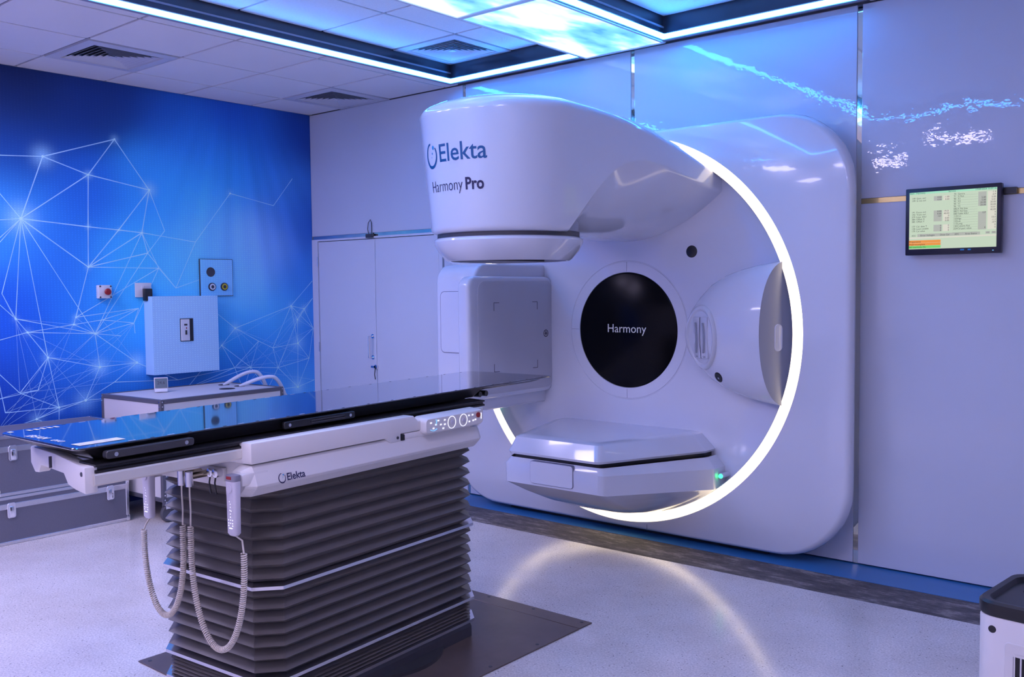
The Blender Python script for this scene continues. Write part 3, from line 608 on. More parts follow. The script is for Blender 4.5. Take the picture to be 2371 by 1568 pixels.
# --- portal imager housing under the axis
def hexo(hw_f, hw_b, yf, ym, z, r=0.05, yb=-0.085):
    """plan outline: narrow front edge, widening to the drum"""
    P = [(hw_b, yb), (hw_b, ym), (hw_f, yf), (-hw_f, yf), (-hw_b, ym), (-hw_b, yb)]; out = [P[0]]
    for i in (1, 2, 3, 4): out += fillet(P[i-1], P[i], P[i+1], r, 6)
    return [(x, y, z) for x, y in out+[P[5]]]
lid = obj('imager_lid', MB().loft([hexo(0.315, 0.60, -0.88, -0.20, 0.552), hexo(0.325, 0.61, -0.885, -0.21, 0.566), hexo(0.300, 0.525, -0.845, -0.20, 0.648), hexo(0.285, 0.505, -0.825, -0.19, 0.656), hexo(0.25, 0.46, -0.78, -0.17, 0.660)], cap0=True, cap1=True), 'gantry_white', gt, smooth=40)
lid['label'] = 'white lid slab of the portal imager'
obj('imager_gap', MB().loft([hexo(0.300, 0.585, -0.86, -0.19, 0.525), hexo(0.300, 0.585, -0.86, -0.19, 0.556)], cap0=True), 'black_plastic', gt)
body_top = hexo(0.335, 0.66, -0.875, -0.22, 0.530); n_h = len(body_top)
def arc_ring():
    out = []
    for k in range(n_h):
        x, y, _ = body_top[k]; t = (k/(n_h-1))*2-1
        xx = -t*0.685; out.append((xx, -0.206, GZ-math.sqrt(1.124**2-xx*xx)))
    return out
arc = arc_ring()
mids = []
lowz = lambda x, y: float(np.interp(y, [-0.89, -0.60, -0.22], [0.385, 0.340, 0.352]))
low = [(x, y, lowz(x, y)) for x, y, z in hexo(0.345, 0.672, -0.885, -0.225, 0)]
low[0] = (arc[0][0], low[0][1], 0.345); low[-1] = (arc[-1][0], low[-1][1], 0.345)
for s in (0.03, 0.2, 0.4, 0.6, 0.8, 1.0):
    mids.append([tuple(Vector(a)*(1-s)+Vector(b2)*s+Vector((0, 0, -0.055*math.sin(PI*s)*max(0.0, 1-(a[0]/0.66)**2)))) for a, b2 in zip(low, arc)])
up1 = [(x, y, 0.515-0.045*min(1.0, abs(x)/0.67)) for x, y, z in hexo(0.347, 0.672, -0.887, -0.226, 0)]
bd = obj('imager_body', MB().loft([hexo(0.325, 0.615, -0.862, -0.205, 0.530), up1, low]+mids, closed=False), 'gantry_white', gt, smooth=38)
bd['label'] = 'white boat shaped body of the portal imager'
pl = rrect(0.30, 0.125, 0.015, 4, 0.0, 0.462)
obj('access_gap', MB().prism(rrect(0.306, 0.131, 0.018, 4, 0.0, 0.462), -0.8895, -0.86, 'y'), 'seam_grey', bd)
obj('access_panel', MB().prism(pl, -0.892, -0.86, 'y'), 'gantry_white', bd)
for x, z in ((3.94-GX, 0.425), (2.277-GX+0.03, 0.735)):
    p = obj('status_light', MB().lathe([(0.013, DY-0.085), (0.011, DY-0.095), (0.004, DY-0.10)], 16, (x, 0, z), 'y', True, True), 'green_led', gt)
    obj('light_seat', MB().lathe([(0.017, DY), (0.015, DY-0.086)], 16, (x, 0, z), 'y', True, True), 'gantry_white', p)

# ------------------------------------------------------------------ treatment couch
CA = math.radians(4.2)
ct = thing('treatment_couch', 'radiotherapy treatment couch with black top on a dark bellows column', 'couch', (3.49, -2.62, 0), CA)
def oct_(hx, hy, ch, z): return [(a-0.030, b-0.015, c) for a, b, c in oct0(hx+0.030, hy+0.042, ch, z)]
def oct0(hx, hy, ch, z): return [(hx-ch, -hy, z), (hx, -hy+ch, z), (hx, hy-ch, z), (hx-ch, hy, z), (-hx+ch, hy, z), (-hx, hy-ch, z), (-hx, -hy+ch, z), (-hx+ch, -hy, z)]
def bellows(z0, z1, n, hx, hy, dp):
    rings = []
    for k in range(2*n+1):
        q = 0 if k % 2 else dp
        rings.append(oct_(hx-q, hy-q, 0.075, z0+(z1-z0)*k/(2*n)))
    return MB().loft(rings)
bw1 = obj('bellows', bellows(0.505, 0.845, 7, 0.292, 0.55, 0.034), 'bellows', ct, smooth=0)
bw2 = obj('bellows', bellows(0.180, 0.492, 7, 0.292, 0.55, 0.034), 'bellows', ct, smooth=0)
bw3 = obj('bellows', bellows(0.082, 0.168, 6, 0.288, 0.545, 0.016), 'bellows', ct, smooth=0)
for z in (0.4985, 0.174, 0.078):
    b_ = obj('band', MB().loft([oct_(0.245, 0.505, 0.07, z-0.006), oct_(0.300, 0.558, 0.075, z-0.006), oct_(0.300, 0.558, 0.075, z+0.006), oct_(0.245, 0.505, 0.07, z+0.006), oct_(0.245, 0.505, 0.07, z-0.006)]), 'silver', ct, smooth=0)
obj('column_base', MB().loft([oct_(0.285, 0.545, 0.075, 0.0), oct_(0.290, 0.55, 0.075, 0.004), oct_(0.290, 0.55, 0.075, 0.050), oct_(0.282, 0.54, 0.075, 0.074)], cap0=True, cap1=True), 'dark_grey', ct, smooth=0)
obj('column_core', MB().box(-0.22, 0.22, -0.47, 0.47, 0.07, 0.85), 'black_plastic', ct, smooth=0)
obj('slew_ring', MB().cyl((0.06, 0.12, 0.001), 0.30, 0.02, 48), 'accessory_grey', ct)
# yoke on top of the column and the end plate the plugs sit on
yk = obj('yoke', MB().box(-0.30, 0.275, -0.625, 0.50, 0.838, 0.965), 'couch_white', ct, bevel=0.012)
# side trays
def tray(sg):   # cross-section extruded along the couch
    P = [(0.27, 0.945), (0.322, 0.945), (0.328, 0.938), (0.340, 0.915), (0.352, 0.880), (0.346, 0.870), (0.318, 0.842), (0.27, 0.836)]
    mb = MB(); a0, a1 = -0.715, 0.515
    ringA = [(sg*(0.27+(x-0.27)*0.75), a0, 0.89+(z-0.89)*0.72) for x, z in P]; ring0 = [(sg*x, a0+0.035, z) for x, z in P]
    ring1 = [(sg*x, a1-0.02, z) for x, z in P]; ringB = [(sg*(0.27+(x-0.27)*0.9), a1, 0.89+(z-0.89)*0.92) for x, z in P]
    return mb.loft([ringA, ring0, ring1, ringB], True, True, True)
for sg in (1, -1): tr = obj('side_tray', tray(sg), 'couch_white', ct, bevel=0.0015, seg=1, smooth=12)
first_tray = [o for o in ct.children if o.name.startswith('side_tray')][0]
blade_logo(first_tray, lambda x, y: (0.3415+0.0115*(1-(0.0+y)/0.045)*0.85+0.0008, -0.535+x, 0.880+y), 0.0235, 'logo_navy', 0.0006)
# upper carriage boxes
for sg in (1, -1):
    prof = [(-0.685, 0.952), (0.0, 0.952), (0.03, 0.935), (0.505, 0.935), (0.505, 0.993), (0.10, 0.993), (0.07, 1.020), (-0.685, 1.020)]
    prof = [(-0.690, 0.950), (-0.06, 0.950), (-0.035, 0.930), (0.025, 0.930), (0.025, 0.958), (0.50, 0.958), (0.50, 0.998), (0.125, 0.998), (0.10, 1.021), (-0.690, 1.021)]
    o_ = obj('carriage_cover', MB().prism([(p[0], p[1]) for p in prof], sg*0.20, sg*0.335, 'x'), 'couch_white', ct, bevel=0.006, seg=2)
    if sg == 1:
        cc = o_
        obj('screw', MB().cyl((0.334, 0.005, 0.946), 0.006, 0.003, 12, 'x'), 'dark_grey', cc)
        obj('limit_switch', MB().box(0.30, 0.3345, 0.0265, 0.046, 0.932, 0.953), 'black_plastic', cc)
    obj('lower_cover', MB().box(min(sg*0.20, sg*0.332), max(sg*0.20, sg*0.332), 0.047, 0.50, 0.932, 0.957), 'couch_white', ct, bevel=0.004)
obj('end_bracket', MB().box(0.325, 0.338, 0.46, 0.512, 0.93, 0.965), 'silver', ct, bevel=0.002)
# keypad with lit keys
kp = obj('keypad', MB().loft([[(0.30, y, z) for y, z in rrect(0.375, 0.066, 0.018, 5, 0.325, 0.978)], [(0.352, y, z) for y, z in rrect(0.375, 0.066, 0.018, 5, 0.325, 0.973)], [(0.362, y, z) for y, z in rrect(0.365, 0.055, 0.016, 5, 0.325, 0.973)]], cap1=True), 'couch_white', ct)
kx = 0.3625
for y in (0.30, 0.375):
    obj('dial_ring', MB().lathe([(0.026, 0), (0.026, 0.001), (0.0235, 0.001), (0.0235, 0)], 28, (kx, y, 0.973), 'x'), 'key_light', kp)
    obj('dial', MB().lathe([(0.010, 0), (0.009, 0.004), (0.004, 0.005)], 18, (kx, y, 0.973), 'x', False, True), 'pendant_grey', kp)
for y, z in ((0.17, 0.985), (0.185, 0.962), (0.215, 0.990), (0.230, 0.972), (0.255, 0.988), (0.255, 0.970), (0.412, 0.988), (0.414, 0.962), (0.436, 0.988), (0.440, 0.964), (0.455, 0.966), (0.20, 0.975), (0.245, 0.955)):
    obj('key', MB().box(kx, kx+0.0015, y-0.0045, y+0.0045, z-0.0028, z+0.0028), 'key_light', kp, smooth=0)
obj('key_arc', MB().tube([(kx+0.001, 0.165+0.008*k, 0.958-0.006*math.sin(PI*k/5)) for k in range(6)], 0.0016, 4), 'key_blue', kp)
obj('key_arc', MB().tube([(kx+0.001, 0.20+0.004*math.sin(k), 0.996-0.006*k) for k in range(5)], 0.0016, 4), 'key_blue', kp)
obj('stop_button', MB().cyl((kx, 0.472, 0.984), 0.011, 0.006, 18, 'x'), 'red_button', kp)
obj('light_bar', MB().box(kx, kx+0.0015, 0.492, 0.497, 0.965, 0.990), 'key_light', kp, smooth=0)
# long rails carrying the top: aluminium extrusion, black groove
for sg in (1, -1):
    rl = obj('slide_rail', MB().prism([(sg*0.215, 0.965), (sg*0.285, 0.965), (sg*0.290, 0.970), (sg*0.290, 0.996), (sg*0.285, 1.001), (sg*0.215, 1.001)], -1.20 if sg > 0 else -1.06, 0.60, 'y'), 'couch_alu', ct, smooth=0)
    obj('groove', MB().prism([(sg*0.20, 1.0015), (sg*0.286, 1.0015), (sg*0.286, 1.008), (sg*0.276, 1.011), (sg*0.276, 1.017), (sg*0.286, 1.020), (sg*0.286, 1.026), (sg*0.20, 1.030)], -1.195 if sg > 0 else -1.05, 0.62, 'y'), 'black_plastic', rl, smooth=0)
# white end frame across the foot end
ef = [(-0.30, 1.020), (-0.30, 0.965), (-0.25, 0.940), (-0.20, 0.945), (-0.17, 0.972), (0.09, 0.978), (0.13, 0.950), (0.20, 0.945), (0.29, 0.945), (0.29, 1.022), (0.0, 1.028)]
efm = MB().prism(ef, -1.225, -1.185, 'y'); efm.v = [(x*(0.96 if x > 0 else 0.84), y+0.22*(0.28-x*(0.96 if x > 0 else 0.84)), z) for x, y, z in efm.v]
fr = obj('end_frame', efm, 'couch_white', ct, bevel=0.005)
obj('end_screw', MB().cyl((0.255, -1.217, 1.000), 0.007, -0.004, 12, 'y'), 'dark_grey', fr)
obj('end_mark', MB().box(-0.004, 0.0, -1.178, -1.170, 0.985, 1.02), 'ink_dark', fr, smooth=0)
# the carbon top, turned slightly further than the column
TILT = 0.005   # the top rises slightly toward the machine
def T(x, y, z):
    return (x, y, z+TILT*(y+1.2))
HWT = 0.266
def top_ring(hw, y0, y1, z, r):
    out = []
    for x, y in rrect(2*hw, y1-y0, r, 5, 0, (y0+y1)/2):
        if y < -0.9: y += 0.012-0.07*x      # foot end cut slightly askew
        out.append(T(x, y, z))
    return out
tp = obj('couch_top', MB().loft([top_ring(HWT-0.003, -1.228, 1.197, 1.068, 0.035), top_ring(HWT, -1.23, 1.20, 1.0705, 0.035), top_ring(HWT, -1.23, 1.20, 1.0735, 0.035), top_ring(HWT-0.003, -1.227, 1.197, 1.075, 0.033)], cap0=True, cap1=True), 'carbon_black', ct, smooth=8)
tp['label'] = 'glossy black carbon couch top'
sh = obj('top_shell', MB().loft([top_ring(HWT-0.006, -1.22, 0.66, 1.068, 0.03), top_ring(HWT-0.010, -1.205, 0.655, 1.062, 0.03), top_ring(HWT-0.030, -1.15, 0.62, 1.0300, 0.03)], cap1=True), 'shell_black', tp, smooth=30)
obj('extension', MB().loft([top_ring(HWT-0.012, 0.64, 1.14, 1.068, 0.03), top_ring(HWT-0.02, 0.64, 1.13, 1.062, 0.03), top_ring(HWT-0.05, 0.64, 1.10, 1.052, 0.03)], cap1=True), 'shell_black', tp, smooth=30)
mb = MB()
for yy in (0.655, 0.70): mb.tube([T(-0.22, yy, 1.036), T(0.235, yy, 1.036)], 0.013, 10)
obj('extension_hook', mb, 'black_plastic', tp)
obj('underframe', MB().prism([(-0.19, 1.031), (0.19, 1.031), (0.20, 1.003), (-0.20, 1.003)], -1.08, 0.60, 'y'), 'black_plastic', ct, smooth=0)
def bar_pts(x0, y0, y1, z0, z1): return [T(x0, y, z) for y, z in rrect(y1-y0, z1-z0, 0.008, 3, (y0+y1)/2, (z0+z1)/2)]
ab = obj('accessory_bar', MB().loft([bar_pts(0.262, -1.16, -0.865, 1.036, 1.060), bar_pts(0.284, -1.16, -0.865, 1.036, 1.060)], cap0=True, cap1=True), 'accessory_grey', tp, bevel=0.002, seg=1)
for y in (-1.13, -0.895): obj('socket_screw', MB().cyl(T(0.2835, y, 1.048), 0.0065, 0.003, 14, 'x'), 'silver', ab)
hb = obj('accessory_bar', MB().loft([bar_pts(0.262, -0.50, -0.16, 1.034, 1.060), bar_pts(0.276, -0.50, -0.16, 1.034, 1.060)], cap0=True, cap1=True), 'black_plastic', tp, bevel=0.002, seg=1)
obj('handle_recess', MB().loft([bar_pts(0.2755, -0.38, -0.21, 1.041, 1.053), bar_pts(0.2785, -0.38, -0.21, 1.041, 1.053)], cap0=True, cap1=True), 'accessory_grey', hb)
for y in (-0.475, -0.185): obj('socket_screw', MB().cyl(T(0.2755, y, 1.047), 0.006, 0.002, 12, 'x'), 'silver', hb)
# printing on the top: index marks along both edges, name, sticker
mw, mk = MB(), MB()
for sx in (-1, 1):
    for k in range(17):
        y = -1.06+0.132*k
        q = MB().box(0, 0, 0, 0, 0, 0)
        for mbk, yc, ln, wd in ((mw, y, 0.024, 0.0045), (mk, y+0.068, 0.014, 0.006)):
            c_ = [T(sx*(HWT-0.012)+a, yc+b2, 1.0756) for a, b2 in ((-wd/2, -ln/2), (wd/2, -ln/2), (wd/2, ln/2), (-wd/2, ln/2))]
            mbk.add(c_, [(0, 1, 2, 3)])
tag(obj('index_mark', mw, 'print_white', tp, smooth=0), kind='stuff'); tag(obj('index_notch', mk, 'ink_dark', tp, smooth=0), kind='stuff')   # too small to pick apart
for word, x_w, sh_w in (('iBEAM', -0.115, 0.0), ('evo', 0.035, 0.25)):
    mb = MB(); put_text(mb, text_mesh(word, 0.042, 'LEFT', shear=sh_w, bold=0.0005), lambda x, y: T(x_w+x, -1.195+y, 1.0757)); obj('top_name', mb, 'print_white', tp, smooth=0)
st = obj('sticker', MB().add([T(x, y, 1.0758) for x, y in ((0.165, -1.20), (0.215, -1.20), (0.215, -1.055), (0.165, -1.055))], [(0, 1, 2, 3)]), 'print_white', tp, smooth=0)
obj('sticker_text', MB().add([T(x, y, 1.0762) for y0 in (-1.19, -1.15, -1.11) for x, y in ((0.175, y0), (0.205, y0), (0.205, y0+0.02), (0.175, y0+0.02))], [(4*k, 4*k+1, 4*k+2, 4*k+3) for k in range(3)]), 'vent_white', st, smooth=0)
mb = MB(); [mb.add([T(x+dx, -1.185+dy, 1.0758) for dx, dy in ((0, 0), (0.022, 0), (0.022, 0.014), (0, 0.014))], [(0, 1, 2, 3)]) for x in (-0.245,)]
[mb.add([T(-0.235+dx, -1.13+0.022*k+dy, 1.0758) for dx, dy in ((0, 0), (0.028, 0), (0.028, 0.012), (0, 0.012))], [(0, 1, 2, 3)]) for k in range(5)]
obj('warning_print', mb, 'print_white', tp, smooth=0)
# plug cluster on the end plate
pc = obj('plug_cluster', MB().box(-0.03, 0.12, -0.637, -0.625, 0.862, 0.910), 'couch_white', ct, bevel=0.003)
for x in (-0.01, 0.035):
    p = obj('plug', MB().cyl((x, -0.635, 0.885), 0.012, -0.085, 14, 'y'), 'brass', pc)
    obj('plug_body', MB().cyl((x, -0.715, 0.900), 0.013, -0.05, 12, 'z'), 'silver', p)
for x in (0.07, 0.10):
    obj('socket', MB().lathe([(0.016, -0.635), (0.016, -0.66), (0.011, -0.663)], 16, (x, 0, 0.893), 'y', False, True), 'silver', pc)
    obj('short_lead', MB().tube([(x, -0.655, 0.885), (x+0.004, -0.663, 0.86), (x, -0.655, 0.82)], 0.003, 6), 'black_plastic', pc)

# hand controllers with coiled cords (held by the couch, things of their own)
def coil(path, r=0.0088, pitch=0.0075, tr_=0.0026):
    P = [Vector(p) for p in path]; seg = [0]
    for a, b2 in zip(P[:-1], P[1:]): seg.append(seg[-1]+(b2-a).length)
    L = seg[-1]; out = []; per = 9; n = int(L/pitch*per); nrm = None
    for k in range(n+1):
        s = L*k/n; i = max(0, min(len(P)-2, int(np.searchsorted(seg, s))-1)); u = (s-seg[i])/max(1e-9, seg[i+1]-seg[i])
        c_ = P[i].lerp(P[i+1], u); t = (P[i+1]-P[i]).normalized()
        if nrm is None: nrm = t.orthogonal().normalized()
        nrm = (nrm-t*nrm.dot(t)).normalized(); bn = t.cross(nrm); a = 2*PI*k/per
        out.append(c_+nrm*r*math.cos(a)+bn*r*math.sin(a))
    return MB().tube(out, tr_, 5)
def ucurve(x0, z0, x1, z1, zb, y, n=40):
    """hanging loop from (x0,z0) down to zb and up to (x1,z1)"""
    xm, R = (x0+x1)/2, abs(x1-x0)/2; pts = []
    for k in range(n+1): pts.append((x0, y, z0+(zb+2.2*R-z0)*k/n))
    for k in range(1, n+1):
        a = PI*k/n; pts.append((xm-(x1-x0)/2*math.cos(a), y, zb+2.2*R-2.2*R*math.sin(a)))
    for k in range(1, n+1): pts.append((x1, y, zb+2.2*R+(z1-zb-2.2*R)*k/n))
    return pts
def pendant(loc, rz, label, plug, plug_x, zloop, zc0, zc1, yoff):
    root = thing('hand_controller', label, 'controller', loc, rz, 'hand controllers of the couch')
    zt = 0.0
    body = obj('body', MB().loft([[(x, y, z) for x, y in rrect(w, d, min(w, d)*0.35, 4)] for w, d, z in ((0.030, 0.018, -0.182), (0.046, 0.026, -0.174), (0.048, 0.028, -0.06), (0.050, 0.032, -0.01), (0.044, 0.028, 0.008), (0.02, 0.012, 0.014))], cap0=True, cap1=True), 'pendant_grey', root, smooth=45)
    obj('grip_cap', MB().loft([[(x, y, z) for x, y in rrect(0.050, 0.034, 0.012, 4)] for z in (-0.006, 0.016)], cap0=True, cap1=True), 'pendant_dark', body, bevel=0.004)
    obj('stop_key', MB().box(-0.012, 0.012, -0.0185, -0.015, 0.002, 0.012), 'red_button', body, bevel=0.001, seg=1)
    obj('thumb_wheel', MB().lathe([(0.014, -0.0165), (0.013, -0.0185), (0.006, -0.0178)], 20, (0, 0, -0.028), 'y', False, True), 'pendant_grey', body)
    for k, (x, z) in enumerate([(-0.006, -0.050), (0.0, -0.058), (0.006, -0.054), (-0.004, -0.070), (0.0, -0.078), (0.0, -0.088), (-0.002, -0.098), (0.004, -0.100), (0.0, -0.110), (0.0, -0.120), (-0.010, -0.130), (0.0, -0.130), (0.010, -0.130), (-0.010, -0.140), (0.0, -0.140), (0.010, -0.140), (-0.010, -0.148), (0.010, -0.148)]):
        obj('key', MB().box(x-0.0016, x+0.0016, -0.0140, -0.0125, z-0.0016, z+0.0016), 'key_light', body, smooth=0)
    obj('key_bar', MB().box(-0.008, 0.008, -0.0140, -0.0125, -0.158, -0.155), 'key_light', body, smooth=0)
    yk_ = -yoff
    straight = [(0, 0, -0.180), (0.001, yk_*0.3, -0.19), (0.002, yk_*0.8, -0.205), (0.0, yk_, zc0)]
    obj('lead', MB().tube(straight, 0.003, 8), 'cord_cream', root)
    path = ucurve(0.0, zc0, plug_x, zc1, zloop, yk_)
    obj('coiled_cord', coil(path), 'cord_cream', root)
    obj('lead', MB().tube([(plug_x, yk_, zc1), (plug_x+0.003, yk_*0.7+plug[1]*0.3, zc1*0.6+plug[2]*0.4), (plug[0], plug[1], plug[2]-0.03), plug], 0.003, 8), 'cord_cream', root)
    return root
Mct = Matrix.Translation((3.49, -2.62, 0)) @ Matrix.Rotation(CA, 4, 'Z')
pr_loc = Mct @ Vector((0.318, -0.750, 0.912)); pl_loc = Mct @ Vector((-0.245, -0.690, 0.880))
pR = pendant(pr_loc, CA, 'hand controller with coiled cord hanging at the branded side tray', (-0.283, 0.035, -0.060), -0.283, -0.60, -0.25, -0.20, -0.035)
pL = pendant(pl_loc, CA, 'hand controller with coiled cord hanging on the couch side toward the mural', (0.235, -0.025, -0.028), 0.235, -0.51, -0.22, -0.17, 0.025)
for sg, rt, nm in ((1, (0.318, -0.743, 0.90), 'a'), (-1, (-0.245, -0.683, 0.88), 'b')):
    obj('pendant_bracket', MB().box(rt[0]-0.028, rt[0]+0.02, rt[1]+0.014, -0.62, 0.885, 0.925), 'couch_white', ct, bevel=0.006)

# brown steel plate let into the floor
fp = thing('floor_plate', 'brown steel plate on the floor under the couch column', 'floor plate', (3.46, -2.40, 0))
obj('plate', MB().box(-0.60, 0.60, -0.76, 0.66, 0.0002, 0.006), 'plate_brown', fp, bevel=0.0015, seg=1)
obj('plate', MB().box(-0.60, 0.60, 0.664, 0.76, 0.0002, 0.006), 'plate_brown', fp, bevel=0.0015, seg=1)
for x in (-0.56, -0.28, 0.0, 0.28, 0.56):
    for y in (-0.73, 0.735): obj('screw', MB().cyl((x, y, 0.005), 0.008, 0.002, 10), 'dark_grey', fp)
for x in (-0.57, 0.57):
    for y in (-0.5, -0.2, 0.1, 0.4): obj('screw', MB().cyl((x, y, 0.005), 0.008, 0.002, 10), 'dark_grey', fp)

# ------------------------------------------------------------------ wall monitor
mo = thing('wall_monitor', 'black framed monitor showing a pale green service screen, on the wall', 'monitor', (5.138, -0.04, 1.665))
MW, MH = 0.222, 0.336
Mrot = Matrix.Rotation(math.radians(-1.0), 4, 'Y')
obj('case', MB().box(-MW, MW, -0.03, 0.012, 0, MH), 'bezel_black', mo, bevel=0.004)
obj('wall_bracket', MB().box(-0.06, 0.06, 0.012, 0.040, 0.10, 0.24), 'black_plastic', mo)
obj('cable_cover', MB().box(MW-0.01, MW+0.055, 0.014, 0.040, 0.285, 0.315), 'black_plastic', mo)
SW, SZ0, SZ1 = 0.203, 0.030, 0.316; sy = -0.0305
sc = obj('screen', MB().box(-SW, SW, sy-0.0004, sy, SZ0, SZ1), 'screen_bg', mo, smooth=0)
sc['label'] = 'pale green service screen with rows of values'
def scr(u, v, d=0.0006): return (-SW+2*SW*u, sy-d, SZ1-(SZ1-SZ0)*v)
def srect(mb, u0, u1, v0, v1, d): mb.add([scr(u0, v1, d), scr(u1, v1, d), scr(u1, v0, d), scr(u0, v0, d)], [(0, 1, 2, 3)])
mb = MB(); srect(mb, 0, 1, 0, 0.035, 0.0006); obj('header_bar', mb, 'screen_head', sc, smooth=0)
_sr = srect
def srect(mb, u0, u1, v0, v1, d):
    if isinstance(mb, str): q_ = MB(); _sr(q_, u0, u1, v0, v1, d); obj('value_cell', q_, mb, sc, smooth=0)
    else: _sr(mb, u0, u1, v0, v1, d)
mc, mp = 'screen_cell', 'screen_pale'
for v0, v1 in ((0.085, 0.165), (0.335, 0.525), (0.585, 0.70)): srect(mc, 0.29, 0.385, v0, v1, 0.0006); srect(mp, 0.40, 0.475, v0, v1, 0.0006)
for v0, v1 in ((0.06, 0.30), (0.395, 0.70)): srect(mc, 0.795, 0.885, v0, v1, 0.0006)
srect(mp, 0.90, 0.995, 0.06, 0.70, 0.0006); srect(mc, 0.10, 0.82, 0.735, 0.785, 0.0006); srect(mp, 0.0, 1.0, 0.79, 0.815, 0.0006)
srect(mc, 0.88, 0.93, 0.735, 0.775, 0.0006); srect(mc, 0.945, 0.995, 0.735, 0.775, 0.0006)

mb = MB(); srect(mb, 0, 0.375, 0.845, 0.89, 0.0006); srect(mb, 0, 0.375, 0.893, 0.938, 0.0006); obj('status_orange', mb, 'screen_orange', sc, smooth=0)
mb = MB(); srect(mb, 0, 0.375, 0.941, 0.985, 0.0006); obj('status_green', mb, 'screen_green', sc, smooth=0)
TX = [(0.005, 0.03, 'Start : Harmony', 'LEFT'), (0.5, 0.03, 'Service', 'CENTER'), (0.995, 0.03, '17/09/2024 15:07:16', 'RIGHT')]
for i, (a, n_, v1, v2) in enumerate([('149', 'Gant. ctrl', '0.00', '-1.00'), ('199', 'G rot ctrl', '0.00', '0.00')]): 
    y = 0.12+0.042*i; TX += [(0.03, y, a, 'LEFT'), (0.085, y, n_, 'LEFT'), (0.38, y, v1, 'RIGHT'), (0.47, y, v2, 'RIGHT')]
for i, (a, n_, v1, v2) in enumerate([('191', 'Focus ctrl', '0.00', '19.01'), ('192', 'Trans ctrl', '0.00', '40.00'), ('379', 'Linac ASU', '127', '0'), ('384', 'Offset X', '', '0.00'), ('385', 'Offset Y', '', '0.00')]):
    y = 0.365+0.041*i; TX += [(0.03, y, a, 'LEFT'), (0.085, y, n_, 'LEFT'), (0.38, y, v1, 'RIGHT'), (0.47, y, v2, 'RIGHT')]
for i, (a, n_) in enumerate([('177', 'Cal. date T'), ('178', 'Learn enable'), ('179', 'Cal value')]):
    y = 0.615+0.041*i; TX += [(0.03, y, a, 'LEFT'), (0.085, y, n_, 'LEFT'), (0.38, y, '0', 'RIGHT'), (0.47, y, '0', 'RIGHT')]
for i, (a, n_, v1, v2) in enumerate([('70', 'Gantry', '', '-1.4'), ('71', 'G Rot', '', '-0.9'), ('90', 'X1', '5.00', '5.00'), ('95', 'X2', '5.00', '5.01'), ('90', 'Y1', '20.00', '20.00'), ('96', 'Y2', '20.00', '20.00'), ('082', 'X Fld Size', '', '10.01'), ('083', 'Y Fld Size', '', '40.00'), ('085', 'Table ASU', '127', '0'), ('110', 'Crt', '', '0'), ('120', 'Hgt', '', '10.0'), ('125', 'Lat', '', '-1.2'), ('115', 'Long', '', '-0.9'), ('130', 'Column Rot', '', '0'), ('224', 'Cal part value', '0', '0')]):
    y = 0.085+0.0425*i; TX += [(0.52, y, a, 'LEFT'), (0.565, y, n_, 'LEFT'), (0.88, y, v1, 'RIGHT'), (0.99, y, v2, 'RIGHT')]
TX += [(0.03, 0.775, 'ASU', 'LEFT'), (0.22, 0.775, 'Error Voltages', 'CENTER'), (0.42, 0.775, 'Dose Cal', 'CENTER'), (0.56, 0.775, 'AFC', 'CENTER'), (0.72, 0.775, 'Area Status', 'CENTER'), (0.905, 0.768, '<<', 'CENTER'), (0.97, 0.768, '>>', 'CENTER'), (0.005, 0.883, 'Preparatory', 'LEFT'), (0.005, 0.931, 'Field incomplete', 'LEFT'), (0.005, 0.979, 'All interlocks On', 'LEFT')]
mb = MB()
for u, v_, s_, al in TX:
    if s_:
        tm = text_mesh(s_, 0.0115, al)
        p0 = scr(u, v_, 0.001); put_text(mb, tm, lambda x, y: (p0[0]+x, p0[1], p0[2]+y))
for k in range(16): srect(mb, 0.51, 0.79, 0.0955+0.0425*k-0.002, 0.0955+0.0425*k-0.0008, 0.0008)
obj('screen_text', mb, 'screen_ink', sc, smooth=0)
mb = MB(); 
for u0, u1 in ((0.60, 0.645), (0.685, 0.72)): srect(mb, u0, u1, 1.02, 1.045, 0.0006)
obj('badge', mb, 'logo_light', mo, smooth=0)
obj('power_light', MB().box(0.185, 0.192, -0.0312, -0.03, 0.012, 0.015), 'key_blue', mo, smooth=0)

# ------------------------------------------------------------------ fittings on the mural wall
es = thing('emergency_stop', 'small white emergency stop box with red button on the mural', 'emergency stop', (0.002, -1.845, 1.477))
bx_ = obj('box', MB().box(0, 0.045, -0.047, 0.047, 0, 0.094), 'box_white', es, bevel=0.006)
obj('mushroom_button', MB().lathe([(0.014, 0.044), (0.014, 0.058), (0.022, 0.060), (0.024, 0.070), (0.018, 0.078), (0.006, 0.080)], 24, (0, 0.006, 0.047), 'x', False, True), 'red_button', es)
for y in (-0.038, 0.038):
    for z in (0.009, 0.085): obj('corner_screw', MB().cyl((0.0445, y, z), 0.006, 0.002, 10, 'x'), 'ink_dark', bx_)
so = thing('wall_socket', 'white wall socket plate on the mural beside the cabinet', 'socket', (0.002, -1.545, 1.482))
pt_ = obj('plate', MB().box(0, 0.012, -0.062, 0.062, 0, 0.105), 'box_white', so, bevel=0.003)
obj('switch_rocker', MB().box(0.012, 0.016, -0.018, 0.002, 0.052, 0.085), 'print_white', pt_, bevel=0.001, seg=1)
obj('outlet', MB().box(0.012, 0.0135, 0.005, 0.05, 0.03, 0.08), 'vent_white', pt_)
ad = thing('plug_adapter', 'black plug-in power adapter in the wall socket', 'adapter', (0.0165, -1.528, 1.425))
obj('adapter_body', MB().box(0, 0.045, -0.028, 0.028, 0.03, 0.12), 'black_plastic', ad, bevel=0.006)
obj('adapter_lead', MB().tube([(0.02, 0.0, 0.032), (0.02, 0.002, 0.0), (0.012, 0.004, -0.03), (-0.010, 0.006, -0.05)], 0.004, 6), 'black_plastic', ad)
